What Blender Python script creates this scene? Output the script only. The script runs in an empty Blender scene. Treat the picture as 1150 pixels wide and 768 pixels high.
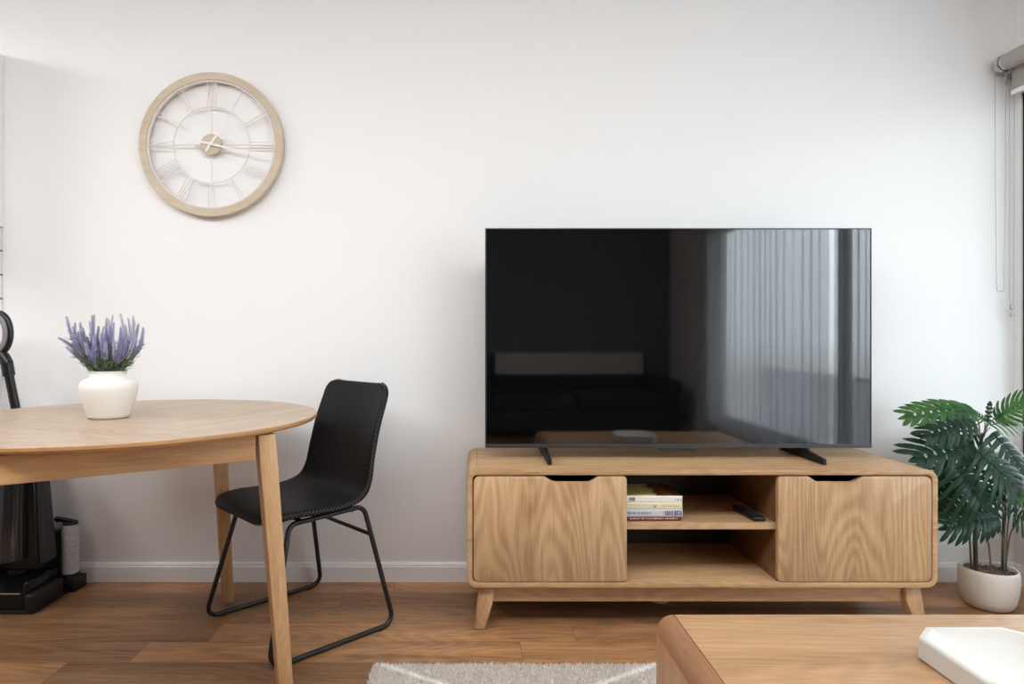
import bpy, bmesh, math, random
from mathutils import Vector, Matrix, noise as mnoise
import numpy as np

random.seed(7)
C = bpy.context.scene.collection
PI = math.pi

# ------------------------------------------------------------------ helpers
def lin(c):
    c = c / 255.0
    return c / 12.92 if c <= 0.04045 else ((c + 0.055) / 1.055) ** 2.4

def rgb(r, g, b):
    return (lin(r), lin(g), lin(b), 1.0)

def smooth_by_angle(me, ang=35):
    me.polygons.foreach_set('use_smooth', [True] * len(me.polygons))
    bm = bmesh.new(); bm.from_mesh(me)
    for e in bm.edges:
        if len(e.link_faces) == 2 and e.calc_face_angle(0) > math.radians(ang):
            e.smooth = False
    bm.to_mesh(me); bm.free()

def obj(name, bm, mat, parent=None, smooth=True, world=True, ang=35):
    """link a bmesh as ONE mesh object; world=True: bm is in world coordinates"""
    bmesh.ops.recalc_face_normals(bm, faces=bm.faces)
    if parent is not None and world:
        bmesh.ops.transform(bm, matrix=PW[parent.name].inverted(), verts=bm.verts)
    me = bpy.data.meshes.new(name)
    bm.to_mesh(me); bm.free()
    if smooth: smooth_by_angle(me, ang)
    o = bpy.data.objects.new(name, me)
    if isinstance(mat, (list, tuple)):
        for m in mat: me.materials.append(m)
    elif mat: me.materials.append(mat)
    C.objects.link(o)
    if parent is not None:
        o.parent = parent
        PW[o.name] = PW[parent.name]
    else:
        PW[o.name] = Matrix.Identity(4)
    return o

PW = {}
def thing(name, label, cat, loc=(0, 0, 0), rz=0.0, group=None):
    o = bpy.data.objects.new(name, None)
    o.empty_display_size = 0.05
    C.objects.link(o)
    o.location = loc; o.rotation_euler = (0, 0, rz)
    o['label'] = label; o['category'] = cat
    if group: o['group'] = group
    PW[o.name] = Matrix.Translation(Vector(loc)) @ Matrix.Rotation(rz, 4, 'Z')
    return o

def tag(o, label, cat, group=None):
    o['label'] = label; o['category'] = cat
    if group: o['group'] = group
    return o

def struct(o):
    o['kind'] = 'structure'
    return o

def bx(bm, lo, hi, bev=0.0, seg=2):
    r = bmesh.ops.create_cube(bm, size=1.0)
    c = [(lo[i] + hi[i]) / 2 for i in range(3)]; s = [abs(hi[i] - lo[i]) for i in range(3)]
    vs = r['verts']
    for v in vs:
        v.co = Vector((c[0] + v.co.x * s[0], c[1] + v.co.y * s[1], c[2] + v.co.z * s[2]))
    if bev:
        es = list({e for v in vs for e in v.link_edges})
        bmesh.ops.bevel(bm, geom=es, offset=bev, segments=seg, profile=0.5, affect='EDGES')
    return bm

def box(lo, hi, bev=0.0, seg=2):
    return bx(bmesh.new(), lo, hi, bev, seg)

def prism(bm, poly, a, b, axis='Y', bev=0.0, seg=2):
    """extrude a 2D polygon along an axis. axis Y: poly=(x,z); Z: (x,y); X: (y,z)"""
    def P(p, t):
        if axis == 'Y': return (p[0], t, p[1])
        if axis == 'Z': return (p[0], p[1], t)
        return (t, p[0], p[1])
    va = [bm.verts.new(P(p, a)) for p in poly]
    vb = [bm.verts.new(P(p, b)) for p in poly]
    n = len(poly)
    fs = [bm.faces.new(va), bm.faces.new(vb[::-1])]
    for i in range(n):
        fs.append(bm.faces.new((va[i], vb[i], vb[(i + 1) % n], va[(i + 1) % n])))
    if bev:
        es = list({e for f in fs[:2] for e in f.edges})
        bmesh.ops.bevel(bm, geom=es, offset=bev, segments=seg, profile=0.5, affect='EDGES')
    return bm

def rrect(x0, z0, x1, z1, r, n=6, rs=None):
    """rounded rectangle, counter-clockwise from bottom-left; rs = radius per corner BL,BR,TR,TL"""
    rs = rs or (r, r, r, r)
    out = []
    cs = [(x0, z0, PI, rs[0], 1, 1), (x1, z0, 1.5 * PI, rs[1], -1, 1), (x1, z1, 0, rs[2], -1, -1), (x0, z1, .5 * PI, rs[3], 1, -1)]
    for cx, cz, a0, rr, sx, sz in cs:
        if rr <= 0:
            out.append((cx, cz)); continue
        ox, oz = cx + sx * rr, cz + sz * rr
        for k in range(n + 1):
            a = a0 + k / n * PI / 2
            out.append((ox + rr * math.cos(a), oz + rr * math.sin(a)))
    return out

def tube(bm, pts, r, n=10, closed=False, caps=True):
    """tube along a polyline; r a number or list"""
    pts = [Vector(p) for p in pts]
    m = len(pts)
    rad = r if isinstance(r, (list, tuple)) else [r] * m
    tang = []
    for i in range(m):
        a = pts[(i - 1) % m] if (closed or i > 0) else pts[i]
        b = pts[(i + 1) % m] if (closed or i < m - 1) else pts[i]
        tang.append((b - a).normalized())
    t0 = tang[0]
    ref = Vector((0, 0, 1)) if abs(t0.z) < .9 else Vector((1, 0, 0))
    nrm = (ref - t0 * ref.dot(t0)).normalized()
    rings = []
    for i in range(m):
        t = tang[i]
        nrm = (nrm - t * nrm.dot(t)).normalized()
        bi = t.cross(nrm)
        rings.append([bm.verts.new(pts[i] + (nrm * math.cos(2 * PI * k / n) + bi * math.sin(2 * PI * k / n)) * rad[i]) for k in range(n)])
    for i in range(m if closed else m - 1):
        A = rings[i]; B = rings[(i + 1) % m]
        off = 0
        if closed and i == m - 1:
            off = min(range(n), key=lambda o: sum((A[k].co - B[(k + o) % n].co).length for k in range(n)))
        for k in range(n):
            bm.faces.new((A[k], A[(k + 1) % n], B[(k + 1 + off) % n], B[(k + off) % n]))
    if caps and not closed:
        bm.faces.new(rings[0][::-1]); bm.faces.new(rings[-1])
    return bm

def fillet(pts, r, n=6, closed=False):
    """round the corners of a polyline"""
    pts = [Vector(p) for p in pts]; out = []
    m = len(pts)
    for i in range(m):
        if not closed and i in (0, m - 1):
            out.append(pts[i]); continue
        p = pts[i]; a = pts[i - 1]; b = pts[(i + 1) % m]
        u = (a - p).normalized(); w = (b - p).normalized()
        ang = u.angle(w)
        d = min(r / math.tan(ang / 2), .49 * (a - p).length, .49 * (b - p).length)
        rr = d * math.tan(ang / 2)
        cen = p + (u + w).normalized() * (rr / math.sin(ang / 2))
        s = p + u * d; e = p + w * d
        v0 = s - cen; v1 = e - cen
        th = v0.angle(v1); ax = v0.cross(v1).normalized()
        for k in range(n + 1):
            out.append(cen + Matrix.Rotation(th * k / n, 3, ax) @ v0)
    return out

def lathe(bm, prof, n=48, center=(0, 0, 0)):
    cx, cy, cz = center
    rings = []
    for r, z in prof:
        if r < 1e-6:
            rings.append([bm.verts.new((cx, cy, cz + z))])
        else:
            rings.append([bm.verts.new((cx + r * math.cos(2 * PI * k / n), cy + r * math.sin(2 * PI * k / n), cz + z)) for k in range(n)])
    for A, B in zip(rings, rings[1:]):
        if len(A) == 1 and len(B) == 1: continue
        for k in range(n):
            k2 = (k + 1) % n
            if len(A) == 1: bm.faces.new((A[0], B[k2], B[k]))
            elif len(B) == 1: bm.faces.new((A[k], A[k2], B[0]))
            else: bm.faces.new((A[k], A[k2], B[k2], B[k]))
    return bm

# ------------------------------------------------------------------ materials
def newmat(name):
    m = bpy.data.materials.new(name); m.use_nodes = True
    nt = m.node_tree
    b = nt.nodes['Principled BSDF']
    return m, nt, b

def N(nt, t, **kw):
    n = nt.nodes.new(t)
    for k, v in kw.items(): setattr(n, k, v)
    return n

def plain(name, col, rough=.5, metal=0.0, spec=.5, bump=0.0, bscale=200, var=0.0, vscale=8):
    m, nt, b = newmat(name)
    b.inputs['Base Color'].default_value = col
    b.inputs['Roughness'].default_value = rough
    b.inputs['Metallic'].default_value = metal
    b.inputs['Specular IOR Level'].default_value = spec
    tc = N(nt, 'ShaderNodeTexCoord')
    nz = N(nt, 'ShaderNodeTexNoise'); nz.inputs['Scale'].default_value = vscale; nz.inputs['Detail'].default_value = 4
    nt.links.new(tc.outputs['Object'], nz.inputs['Vector'])
    mx = N(nt, 'ShaderNodeMix', data_type='RGBA')
    k = 1 - var
    mx.inputs['A'].default_value = (col[0] * k, col[1] * k, col[2] * k, 1)
    k = 1 + var
    mx.inputs['B'].default_value = (min(1, col[0] * k), min(1, col[1] * k), min(1, col[2] * k), 1)
    nt.links.new(nz.outputs['Fac'], mx.inputs['Factor'])
    nt.links.new(mx.outputs['Result'], b.inputs['Base Color'])
    if bump:
        n2 = N(nt, 'ShaderNodeTexNoise'); n2.inputs['Scale'].default_value = bscale; n2.inputs['Detail'].default_value = 3
        nt.links.new(tc.outputs['Object'], n2.inputs['Vector'])
        bp = N(nt, 'ShaderNodeBump'); bp.inputs['Strength'].default_value = bump; bp.inputs['Distance'].default_value = .002
        nt.links.new(n2.outputs['Fac'], bp.inputs['Height'])
        nt.links.new(bp.outputs['Normal'], b.inputs['Normal'])
    return m

def wood_color(nt, vec, axis, light, dark, off, rings=.35, k=1.0):
    """returns a colour socket: streaks, pores and cathedral figure along an axis"""
    def mapped(al, ac):
        mp = N(nt, 'ShaderNodeMapping')
        s = [ac, ac, ac]; s['XYZ'.index(axis)] = al
        mp.inputs['Scale'].default_value = s; mp.inputs['Location'].default_value = (off, off * 1.7, off * .6)
        nt.links.new(vec, mp.inputs['Vector']); return mp.outputs['Vector']
    def noise(v, sc, det, ro=.55):
        n = N(nt, 'ShaderNodeTexNoise'); n.inputs['Scale'].default_value = sc; n.inputs['Detail'].default_value = det; n.inputs['Roughness'].default_value = ro
        nt.links.new(v, n.inputs['Vector']); return n.outputs['Fac']
    def math_(op, a, b_=None):
        n = N(nt, 'ShaderNodeMath', operation=op)
        for i, x in enumerate((a, b_)):
            if x is None: continue
            if isinstance(x, (int, float)): n.inputs[i].default_value = x
            else: nt.links.new(x, n.inputs[i])
        return n.outputs[0]
    A = noise(mapped(1.0 * k, 12 * k), 1.0, 6, .62)
    B = noise(mapped(9 * k, 230 * k), 1.0, 4, .75)
    Cn = noise(mapped(.75 * k, 4.2 * k), 1.0, 2.2, .42)
    R = math_('SINE', math_('MULTIPLY', Cn, 190.0))
    R = math_('MULTIPLY', math_('ADD', R, 1.0), .5)
    f = math_('ADD', math_('MULTIPLY', A, .60 - rings * .3), math_('MULTIPLY', R, rings * .30))
    f = math_('ADD', f, math_('MULTIPLY', B, .50))
    rp = N(nt, 'ShaderNodeValToRGB')
    rp.color_ramp.elements[0].position = .36; rp.color_ramp.elements[0].color = dark
    rp.color_ramp.elements[1].position = .68; rp.color_ramp.elements[1].color = light
    nt.links.new(f, rp.inputs['Fac'])
    return rp.outputs['Color'], f

def wood(name, light, dark, axis='X', rough=.42, off=0.0, rings=.35, k=1.0, rot=0.0, spec=.4):
    m, nt, b = newmat(name)
    tc = N(nt, 'ShaderNodeTexCoord')
    vec = tc.outputs['Object']
    if rot:
        mp = N(nt, 'ShaderNodeMapping'); mp.inputs['Rotation'].default_value = (0, 0, rot)
        nt.links.new(vec, mp.inputs['Vector']); vec = mp.outputs['Vector']
    col, f = wood_color(nt, vec, axis, light, dark, off, rings, k)
    nt.links.new(col, b.inputs['Base Color'])
    b.inputs['Roughness'].default_value = rough
    b.inputs['Specular IOR Level'].default_value = spec
    bp = N(nt, 'ShaderNodeBump'); bp.inputs['Strength'].default_value = .12; bp.inputs['Distance'].default_value = .001
    nt.links.new(f, bp.inputs['Height']); nt.links.new(bp.outputs['Normal'], b.inputs['Normal'])
    return m

OAK_L, OAK_D = rgb(206, 169, 128), rgb(156, 117, 80)
oak_x = wood('oak_grain_x', OAK_L, OAK_D, 'X', off=1.3, rings=.2)
oak_y = wood('oak_grain_y', rgb(196, 156, 114), rgb(156, 114, 76), 'Y', off=2.1, rings=.15)
oak_z = wood('oak_grain_z', OAK_L, OAK_D, 'Z', off=3.7, rings=.42, k=.9)
oak_z2 = wood('oak_grain_z_other_leaf', OAK_L, OAK_D, 'Z', off=8.2, rings=.42, k=.9)
oak_bay_shade = wood('oak_bay_shaded', rgb(140, 102, 68), rgb(96, 66, 42), 'X', off=5.1, rings=.2)  # same oak made darker: shade of the open bay put into the colour
oak_leg = wood('oak_leg', OAK_L, OAK_D, 'Z', off=6.6, rings=.1, k=1.3)
ash_leg = wood('ash_leg', rgb(210, 170, 126), rgb(168, 128, 88), 'Z', off=4.4, rings=.1, k=1.3)
ash_x = wood('ash_apron', rgb(204, 160, 112), rgb(156, 112, 72), 'X', off=9.1, rings=.3)
cof_x = wood('coffee_top_oak', rgb(186, 148, 110), rgb(140, 104, 70), 'X', off=11.3, rings=.22)
cof_y = wood('coffee_edge_oak_shaded', rgb(164, 121, 85), rgb(118, 82, 55), 'Y', off=12.9, rings=.2)  # darker than the top: shade on the averted edge put into the colour
cof_z = wood('coffee_side_oak_shaded', rgb(174, 134, 100), rgb(138, 102, 74), 'Z', off=13.2, rings=.12)  # side panel and feet also carry painted-in shade

wall_m = plain('white_wall_paint', (.86, .86, .86, 1), .75, spec=.2, bump=.04, bscale=350, var=.006, vscale=2)
ceil_m = plain('white_ceiling_paint', (.84, .84, .84, 1), .9, spec=.1)
trim_m = plain('white_gloss_trim', (.90, .90, .91, 1), .4, var=.01)
black_m = plain('black_metal', (.008, .008, .009, 1), .36, spec=.5)
plastic_m = plain('black_plastic', (.009, .009, .010, 1), .32)
matte_black = plain('matte_black_plastic', (.006, .006, .007, 1), .55)

def floor_mat():
    m, nt, b = newmat('timber_plank_floor')
    L = nt.links.new
    def M(op, a, b_=None, c=None):
        n = N(nt, 'ShaderNodeMath', operation=op)
        for i, x in enumerate((a, b_, c)):
            if x is None: continue
            if isinstance(x, (int, float)): n.inputs[i].default_value = x
            else: L(x, n.inputs[i])
        return n.outputs[0]
    tc = N(nt, 'ShaderNodeTexCoord'); sp = N(nt, 'ShaderNodeSeparateXYZ'); L(tc.outputs['Object'], sp.inputs[0])
    W, LEN = .138, 1.235
    ry = M('DIVIDE', M('ADD', sp.outputs['Y'], .54), W)
    row = M('FLOOR', ry)
    fy = M('FRACT', ry)
    xo = M('DIVIDE', M('SUBTRACT', M('SUBTRACT', sp.outputs['X'], .347), M('MULTIPLY', row, .19)), LEN)
    col = M('FLOOR', xo); fx = M('FRACT', xo)
    cid = N(nt, 'ShaderNodeCombineXYZ'); L(row, cid.inputs[0]); L(col, cid.inputs[1]); cid.inputs[2].default_value = 3.0
    wn = N(nt, 'ShaderNodeTexWhiteNoise', noise_dimensions='3D'); L(cid.outputs[0], wn.inputs['Vector'])
    # grain with an offset of its own per plank
    sh = N(nt, 'ShaderNodeVectorMath', operation='MULTIPLY_ADD')
    L(wn.outputs['Color'], sh.inputs[0]); sh.inputs[1].default_value = (17, 13, 0); L(tc.outputs['Object'], sh.inputs[2])
    c, f = wood_color(nt, sh.outputs[0], 'X', rgb(186, 140, 98), rgb(98, 65, 41), .7, rings=.2, k=.8)
    hs = N(nt, 'ShaderNodeHueSaturation'); L(c, hs.inputs['Color'])
    L(M('ADD', M('MULTIPLY', wn.outputs['Value'], .60), .66), hs.inputs['Value'])
    hs.inputs['Saturation'].default_value = 1.0
    ed = M('MINIMUM', M('MINIMUM', fy, M('SUBTRACT', 1.0, fy)), M('MULTIPLY', M('MINIMUM', fx, M('SUBTRACT', 1.0, fx)), LEN / W))
    gap = M('LESS_THAN', ed, .009)
    mx = N(nt, 'ShaderNodeMix', data_type='RGBA'); L(M('MULTIPLY', gap, .45), mx.inputs['Factor'])
    L(hs.outputs['Color'], mx.inputs['A']); mx.inputs['B'].default_value = rgb(60, 36, 22)
    L(mx.outputs['Result'], b.inputs['Base Color'])
    b.inputs['Roughness'].default_value = .36; b.inputs['Specular IOR Level'].default_value = .4
    bp = N(nt, 'ShaderNodeBump'); bp.inputs['Strength'].default_value = .15; bp.inputs['Distance'].default_value = .001
    L(M('SUBTRACT', f, M('MULTIPLY', gap, .6)), bp.inputs['Height']); L(bp.outputs['Normal'], b.inputs['Normal'])
    return m

def glass_mat():
    m, nt, b = newmat('window_glass')
    nt.nodes.remove(b)
    out = nt.nodes['Material Output']
    tr = N(nt, 'ShaderNodeBsdfTransparent'); tr.inputs['Color'].default_value = (.96, .98, .97, 1)
    gl = N(nt, 'ShaderNodeBsdfGlossy'); gl.inputs['Roughness'].default_value = .01
    lw = N(nt, 'ShaderNodeLayerWeight'); lw.inputs['Blend'].default_value = .5
    pw = N(nt, 'ShaderNodeMath', operation='POWER'); nt.links.new(lw.outputs['Facing'], pw.inputs[0]); pw.inputs[1].default_value = 5
    fr = N(nt, 'ShaderNodeMath', operation='MULTIPLY_ADD'); nt.links.new(pw.outputs[0], fr.inputs[0]); fr.inputs[1].default_value = .7; fr.inputs[2].default_value = .03
    mx = N(nt, 'ShaderNodeMixShader')
    nt.links.new(fr.outputs[0], mx.inputs['Fac']); nt.links.new(tr.outputs[0], mx.inputs[1]); nt.links.new(gl.outputs[0], mx.inputs[2])
    nt.links.new(mx.outputs[0], out.inputs['Surface'])
    return m

def sheer_mat():
    m, nt, b = newmat('sheer_curtain_fabric')
    nt.nodes.remove(b)
    out = nt.nodes['Material Output']
    tr = N(nt, 'ShaderNodeBsdfTransparent'); tr.inputs['Color'].default_value = (.86, .86, .88, 1)
    tl = N(nt, 'ShaderNodeBsdfTranslucent'); tl.inputs['Color'].default_value = (.78, .78, .80, 1)
    df = N(nt, 'ShaderNodeBsdfDiffuse'); df.inputs['Color'].default_value = (.8, .8, .8, 1)
    a = N(nt, 'ShaderNodeMixShader'); a.inputs['Fac'].default_value = .45
    nt.links.new(tl.outputs[0], a.inputs[1]); nt.links.new(df.outputs[0], a.inputs[2])
    mx = N(nt, 'ShaderNodeMixShader'); mx.inputs['Fac'].default_value = .45
    nt.links.new(tr.outputs[0], mx.inputs[1]); nt.links.new(a.outputs[0], mx.inputs[2])
    nt.links.new(mx.outputs[0], out.inputs['Surface'])
    return m

# ------------------------------------------------------------------ camera (wall plane y = 0, floor z = 0)
F, U0, V0, D, H = 720.0, 531.0, 380.0, 2.685, 1.0144
cam_d = bpy.data.cameras.new('camera'); cam = bpy.data.objects.new('camera', cam_d); C.objects.link(cam)
cam.location = (0, -D, H); cam.rotation_euler = (PI / 2, 0, 0)
cam_d.sensor_fit = 'HORIZONTAL'; cam_d.sensor_width = 36; cam_d.lens = F / 1150 * 36
cam_d.shift_x = (575 - U0) / 1150; cam_d.shift_y = -(384 - V0) / 1150
cam_d.clip_start = .02
bpy.context.scene.camera = cam

# ------------------------------------------------------------------ the room
RX, LX, BY, CZ = 2.267, -3.7, -5.2, 2.45
WZ0, WZ1, WY0, WY1 = .26, 2.03, -.035, -3.86       # window opening in the right wall
struct(obj('floor', box((LX - .1, BY - .1, -.05), (RX + .1, .1, 0)), floor_mat(), smooth=False))
struct(obj('ceiling', box((LX - .1, BY - .1, CZ), (RX + .1, .1, CZ + .08)), ceil_m, smooth=False))
struct(obj('wall_back', box((LX - .1, 0, 0), (RX + .12, .1, CZ)), wall_m, smooth=False))
struct(obj('wall_left', box((LX - .1, BY, 0), (LX, 0, CZ)), wall_m, smooth=False))
struct(obj('wall_front', box((LX - .1, BY - .1, 0), (RX + .12, BY, CZ)), plain('dimmed_rear_wall', rgb(112, 116, 122), .8), smooth=False))  # dimness of the rear room put into its grey, for the screen reflection
b = bmesh.new()
bx(b, (RX, BY, 0), (RX + .12, 0, WZ0)); bx(b, (RX, BY, WZ1), (RX + .12, 0, CZ))
bx(b, (RX, WY0, WZ0), (RX + .12, 0, WZ1)); bx(b, (RX, BY, WZ0), (RX + .12, WY1, WZ1))
struct(obj('wall_right', b, wall_m, smooth=False))

def skirting(a0, a1, fixed, axis, sgn):
    prof = [(0, 0), (.016, 0), (.016, .062), (.012, .066), (.012, .071), (.007, .078), (0, .078)]
    b = bmesh.new()
    if axis == 'X': prism(b, [(fixed + sgn * p[0], p[1]) for p in prof], a0, a1, 'X')
    else: prism(b, [(fixed + sgn * p[0], p[1]) for p in prof], a0, a1, 'Y')
    return b
struct(obj('baseboard_back', skirting(-1.962, RX, 0, 'X', -1), trim_m, smooth=False))
struct(obj('baseboard_right', skirting(BY, -.016, RX, 'Y', -1), trim_m, smooth=False))

frame_m = plain('black_window_frame', (.012, .013, .015, 1), .4)
def window():
    b = bmesh.new()
    x0, x1 = RX + .005, RX + .06
    fw = .055
    bx(b, (x0, WY1, WZ0), (x1, WY0, WZ0 + fw), .003); bx(b, (x0, WY1, WZ1 - fw), (x1, WY0, WZ1), .003)
    ys = [WY0, -1.78 - .03, WY1]
    bx(b, (x0, WY0 - fw, WZ0), (x1, WY0, WZ1), .003); bx(b, (x0, WY1, WZ0), (x1, WY1 + fw, WZ1), .003)
    bx(b, (x0, -1.83, WZ0), (x1, -1.765, WZ1), .003)
    w = struct(obj('window_1', b, frame_m, smooth=False))
    g = obj('pane', box((RX + .03, WY1 + fw, WZ0 + fw), (RX + .036, -1.83, WZ1 - fw)), glass_mat(), w, smooth=False)
    g2 = obj('pane', box((RX + .03, -1.765, WZ0 + fw), (RX + .036, WY0 - fw, WZ1 - fw)), g.data.materials[0], w, smooth=False)
    s = obj('sill', box((RX - .012, WY1 - .02, WZ0 - .022), (RX + .12, WY0 + .01, WZ0 + .0), .004), trim_m, w, smooth=False)
window()

# assumed balcony outside the window; overhang and side wall added to cut sky light
conc = plain('pale_render', (.62, .62, .62, 1), .85)
struct(obj('sky_block_overhang', box((RX + .12, -6.5, 2.52), (RX + 1.75, .3, 2.68)), conc, smooth=False))
struct(obj('balcony_floor', box((RX + .12, -6.5, -.12), (RX + 1.75, .3, -.02)), conc, smooth=False))
struct(obj('balcony_parapet', box((RX + 1.62, -6.5, -.02), (RX + 1.75, .3, .62)), conc, smooth=False))
struct(obj('sky_block_wall', box((RX + 1.62, -2.3, .62), (RX + 1.75, .3, 2.52)), conc, smooth=False))

# sheer curtain on the far half of the window
def curtain(y0, y1, nf, label):
    n = int(10.5 * nf)
    b = bmesh.new()
    rows = 9
    vs = []
    for j in range(rows):
        z = .05 + (2.36 - .05) * j / (rows - 1)
        row = []
        for i in range(n + 1):
            t = i / n
            y = y0 + (y1 - y0) * t
            ph = t * 2 * PI * nf + 1.6 * math.sin(t * nf * .8)
            x = RX - .085 + .011 * math.sin(ph) + .006 * math.sin(ph * 2.3 + j * .3)
            if i < 12: y += .02 * (1 - i / 12) * math.sin(j / (rows - 1) * PI * .9)
            row.append(b.verts.new((x, y, z)))
        vs.append(row)
    for j in range(rows - 1):
        for i in range(n):
            b.faces.new((vs[j][i], vs[j][i + 1], vs[j + 1][i + 1], vs[j + 1][i]))
    t = thing('sheer_curtain', label, 'curtain', (RX - .085, (y0 + y1) / 2, 0))
    obj('fabric', b, sheer_mat(), t)
    b = bmesh.new(); tube(b, [(RX - .085, y0 + .01, 2.375), (RX - .085, y1 - .01, 2.375)], .012)
    obj('rail', b, trim_m, t)
curtain(-1.79, -3.98, 21, 'wide white sheer curtain over the far end of the window, seen in the screen')
curtain(-1.34, -1.70, 5, 'narrow white sheer curtain between the window post and the roller blinds')

# ------------------------------------------------------------------ kitchen edge at the far left
KX = -1.962
cab_m = plain('white_cabinet_laminate', (.86, .86, .86, 1), .45)
t = thing('wall_cabinet', 'white wall-hung kitchen cabinet at the left edge of the photo', 'cabinet', (KX - .5, -.17, 1.4805))
obj('body', box((KX - 1.2, -.33, 1.4805), (KX, -.001, 2.20), .002), cab_m, t, smooth=False)
for k in range(2):
    d = obj('door', box((KX - 1.2 + k * .6 + .002, -.35, 1.4825), (KX - 1.2 + (k + 1) * .6 - .002, -.331, 2.198), .002), cab_m, t, smooth=False)
def tile_mat():
    m, nt, bs = newmat('white_square_tile')
    tc = N(nt, 'ShaderNodeTexCoord'); sp = N(nt, 'ShaderNodeSeparateXYZ'); cb = N(nt, 'ShaderNodeCombineXYZ')
    nt.links.new(tc.outputs['Object'], sp.inputs[0]); nt.links.new(sp.outputs['X'], cb.inputs[0]); nt.links.new(sp.outputs['Z'], cb.inputs[1])
    br = N(nt, 'ShaderNodeTexBrick'); nt.links.new(cb.outputs[0], br.inputs['Vector'])
    br.offset = 0; br.inputs['Scale'].default_value = 1; br.inputs['Brick Width'].default_value = .1; br.inputs['Row Height'].default_value = .1
    br.inputs['Mortar Size'].default_value = .004; br.inputs['Color1'].default_value = (.72, .71, .70, 1); br.inputs['Color2'].default_value = (.74, .73, .72, 1); br.inputs['Mortar'].default_value = (.16, .16, .16, 1)
    nt.links.new(br.outputs['Color'], bs.inputs['Base Color']); bs.inputs['Roughness'].default_value = .2
    return m
b = box((-1.2, -.009, -.585), (-.006, -.0005, -.0015))
o = obj('tile_splashback', b, tile_mat(), smooth=False); o.location = (KX, 0, 1.4805)
tag(o, 'white square tiles with dark grout under the wall cabinet at the left edge', 'splashback')
t = thing('base_cabinet', 'white kitchen base cabinet under the benchtop at the far left', 'cabinet', (KX - .6, -.3, 0))
obj('body', box((KX - 1.2, -.54, .1), (KX - .012, -.001, .855)), cab_m, t, smooth=False)
obj('kickboard', box((KX - 1.2, -.50, 0), (KX - .02, -.48, .1)), cab_m, t, smooth=False)
for k in range(2):
    obj('door', box((KX - 1.2 + k * .594 + .002, -.56, .105), (KX - 1.2 + (k + 1) * .594 - .002, -.5405, .85), .002), cab_m, t, smooth=False)
o = obj('kitchen_benchtop', box((KX - 1.21, -.58, .856), (KX - .004, -.001, .89), .003), plain('white_stone', (.8, .8, .79, 1), .25, var=.03, vscale=20), smooth=False)
tag(o, 'white stone kitchen benchtop below the tiles at the far left', 'benchtop')

# ------------------------------------------------------------------ roller blinds at the window head
blind_m = plain('grey_blind_fabric', rgb(168, 164, 158), .8, bump=.1, bscale=900)
chrome_m = plain('brushed_steel', (.62, .62, .62, 1), .25, metal=1.0)
chain_m = plain('pale_chain', (.40, .40, .40, 1), .35, metal=.3)
def roller(name, label, x, z, r, drop, wallside, chain_x, chain_x2, chain_z, with_weight):
    ya, yb = -.05, -1.26
    t = thing(name, label, 'blind', (x, ya, z), group=None)
    b = bmesh.new(); tube(b, [(x, ya - .012, z), (x, yb, z)], r, 28)
    obj('roll', b, blind_m, t)
    b = bmesh.new()
    tube(b, [(x, ya + .028, z), (x, ya + .02, z)], r * .92, 28)
    tube(b, [(x, ya + .018, z), (x, ya + .004, z)], r * 1.06, 28)
    tube(b, [(x, ya + .002, z), (x, ya - .012, z)], r * .96, 28)
    obj('end_bracket', b, chrome_m, t)
    fx = x + r * wallside * .88
    obj('fabric', box((fx - .001, yb + .01, z - drop), (fx + .001, ya + .010, z)), blind_m, t, smooth=False)
    obj('bottom_rail', box((fx - .005, yb + .01, z - drop - .020), (fx + .005, ya + .010, z - drop), .003), trim_m, t, smooth=False)
    # bead chain: a closed loop of beads
    pts = []
    y = ya + .012
    top = z
    n1 = 90
    hw = (chain_x2 - chain_x) / 2; cx = (chain_x + chain_x2) / 2
    loop = [(cx + (hw - (.3 * hw) * (1 - k / n1) ** 2) * -1, y, chain_z + hw * .5 + (top - chain_z - hw * .5) * k / n1) for k in range(n1, -1, -1)]
    arc = [(cx - .7 * hw * math.cos(PI * k / 10), y, chain_z + hw * .5 - hw * .5 * math.sin(PI * k / 10)) for k in range(1, 10)]
    loop2 = [(2 * cx - p[0], y, p[2]) for p in loop[::-1]]
    b = bmesh.new(); tube(b, loop + arc + loop2, .0014, 6)
    obj('chain', b, chain_m, t)
    if not with_weight:
        b = bmesh.new(); tube(b, [(x + .020, ya + .030, z - .056), (x + .020, ya + .014, z - .056)], .014, 20)
        obj('chain_guide', b, chrome_m, t)
    if with_weight:
        b = bmesh.new()
        bx(b, (cx - .006, y - .005, chain_z - .022), (cx + .006, y + .005, chain_z - .002), .002)
        bx(b, (cx - .005, y - .004, chain_z - .052), (cx + .005, y + .004, chain_z - .032), .002)
        tube(b, [(cx, y, chain_z - .001), (cx, y, chain_z - .05)], .0012, 6)
        obj('chain_weight', b, chain_m, t)
roller('roller_blind', 'large pale grey roller blind nearest the room, rolled up with a short fabric end hanging', 2.193, 2.149, .034, .112, 1, 2.156, 2.200, 1.206, False)
roller('roller_blind', 'slim second roller blind tucked behind the large one, closest to the glass', 2.247, 2.105, .014, .03, .5, 2.215, 2.236, 1.155, True)

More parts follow.
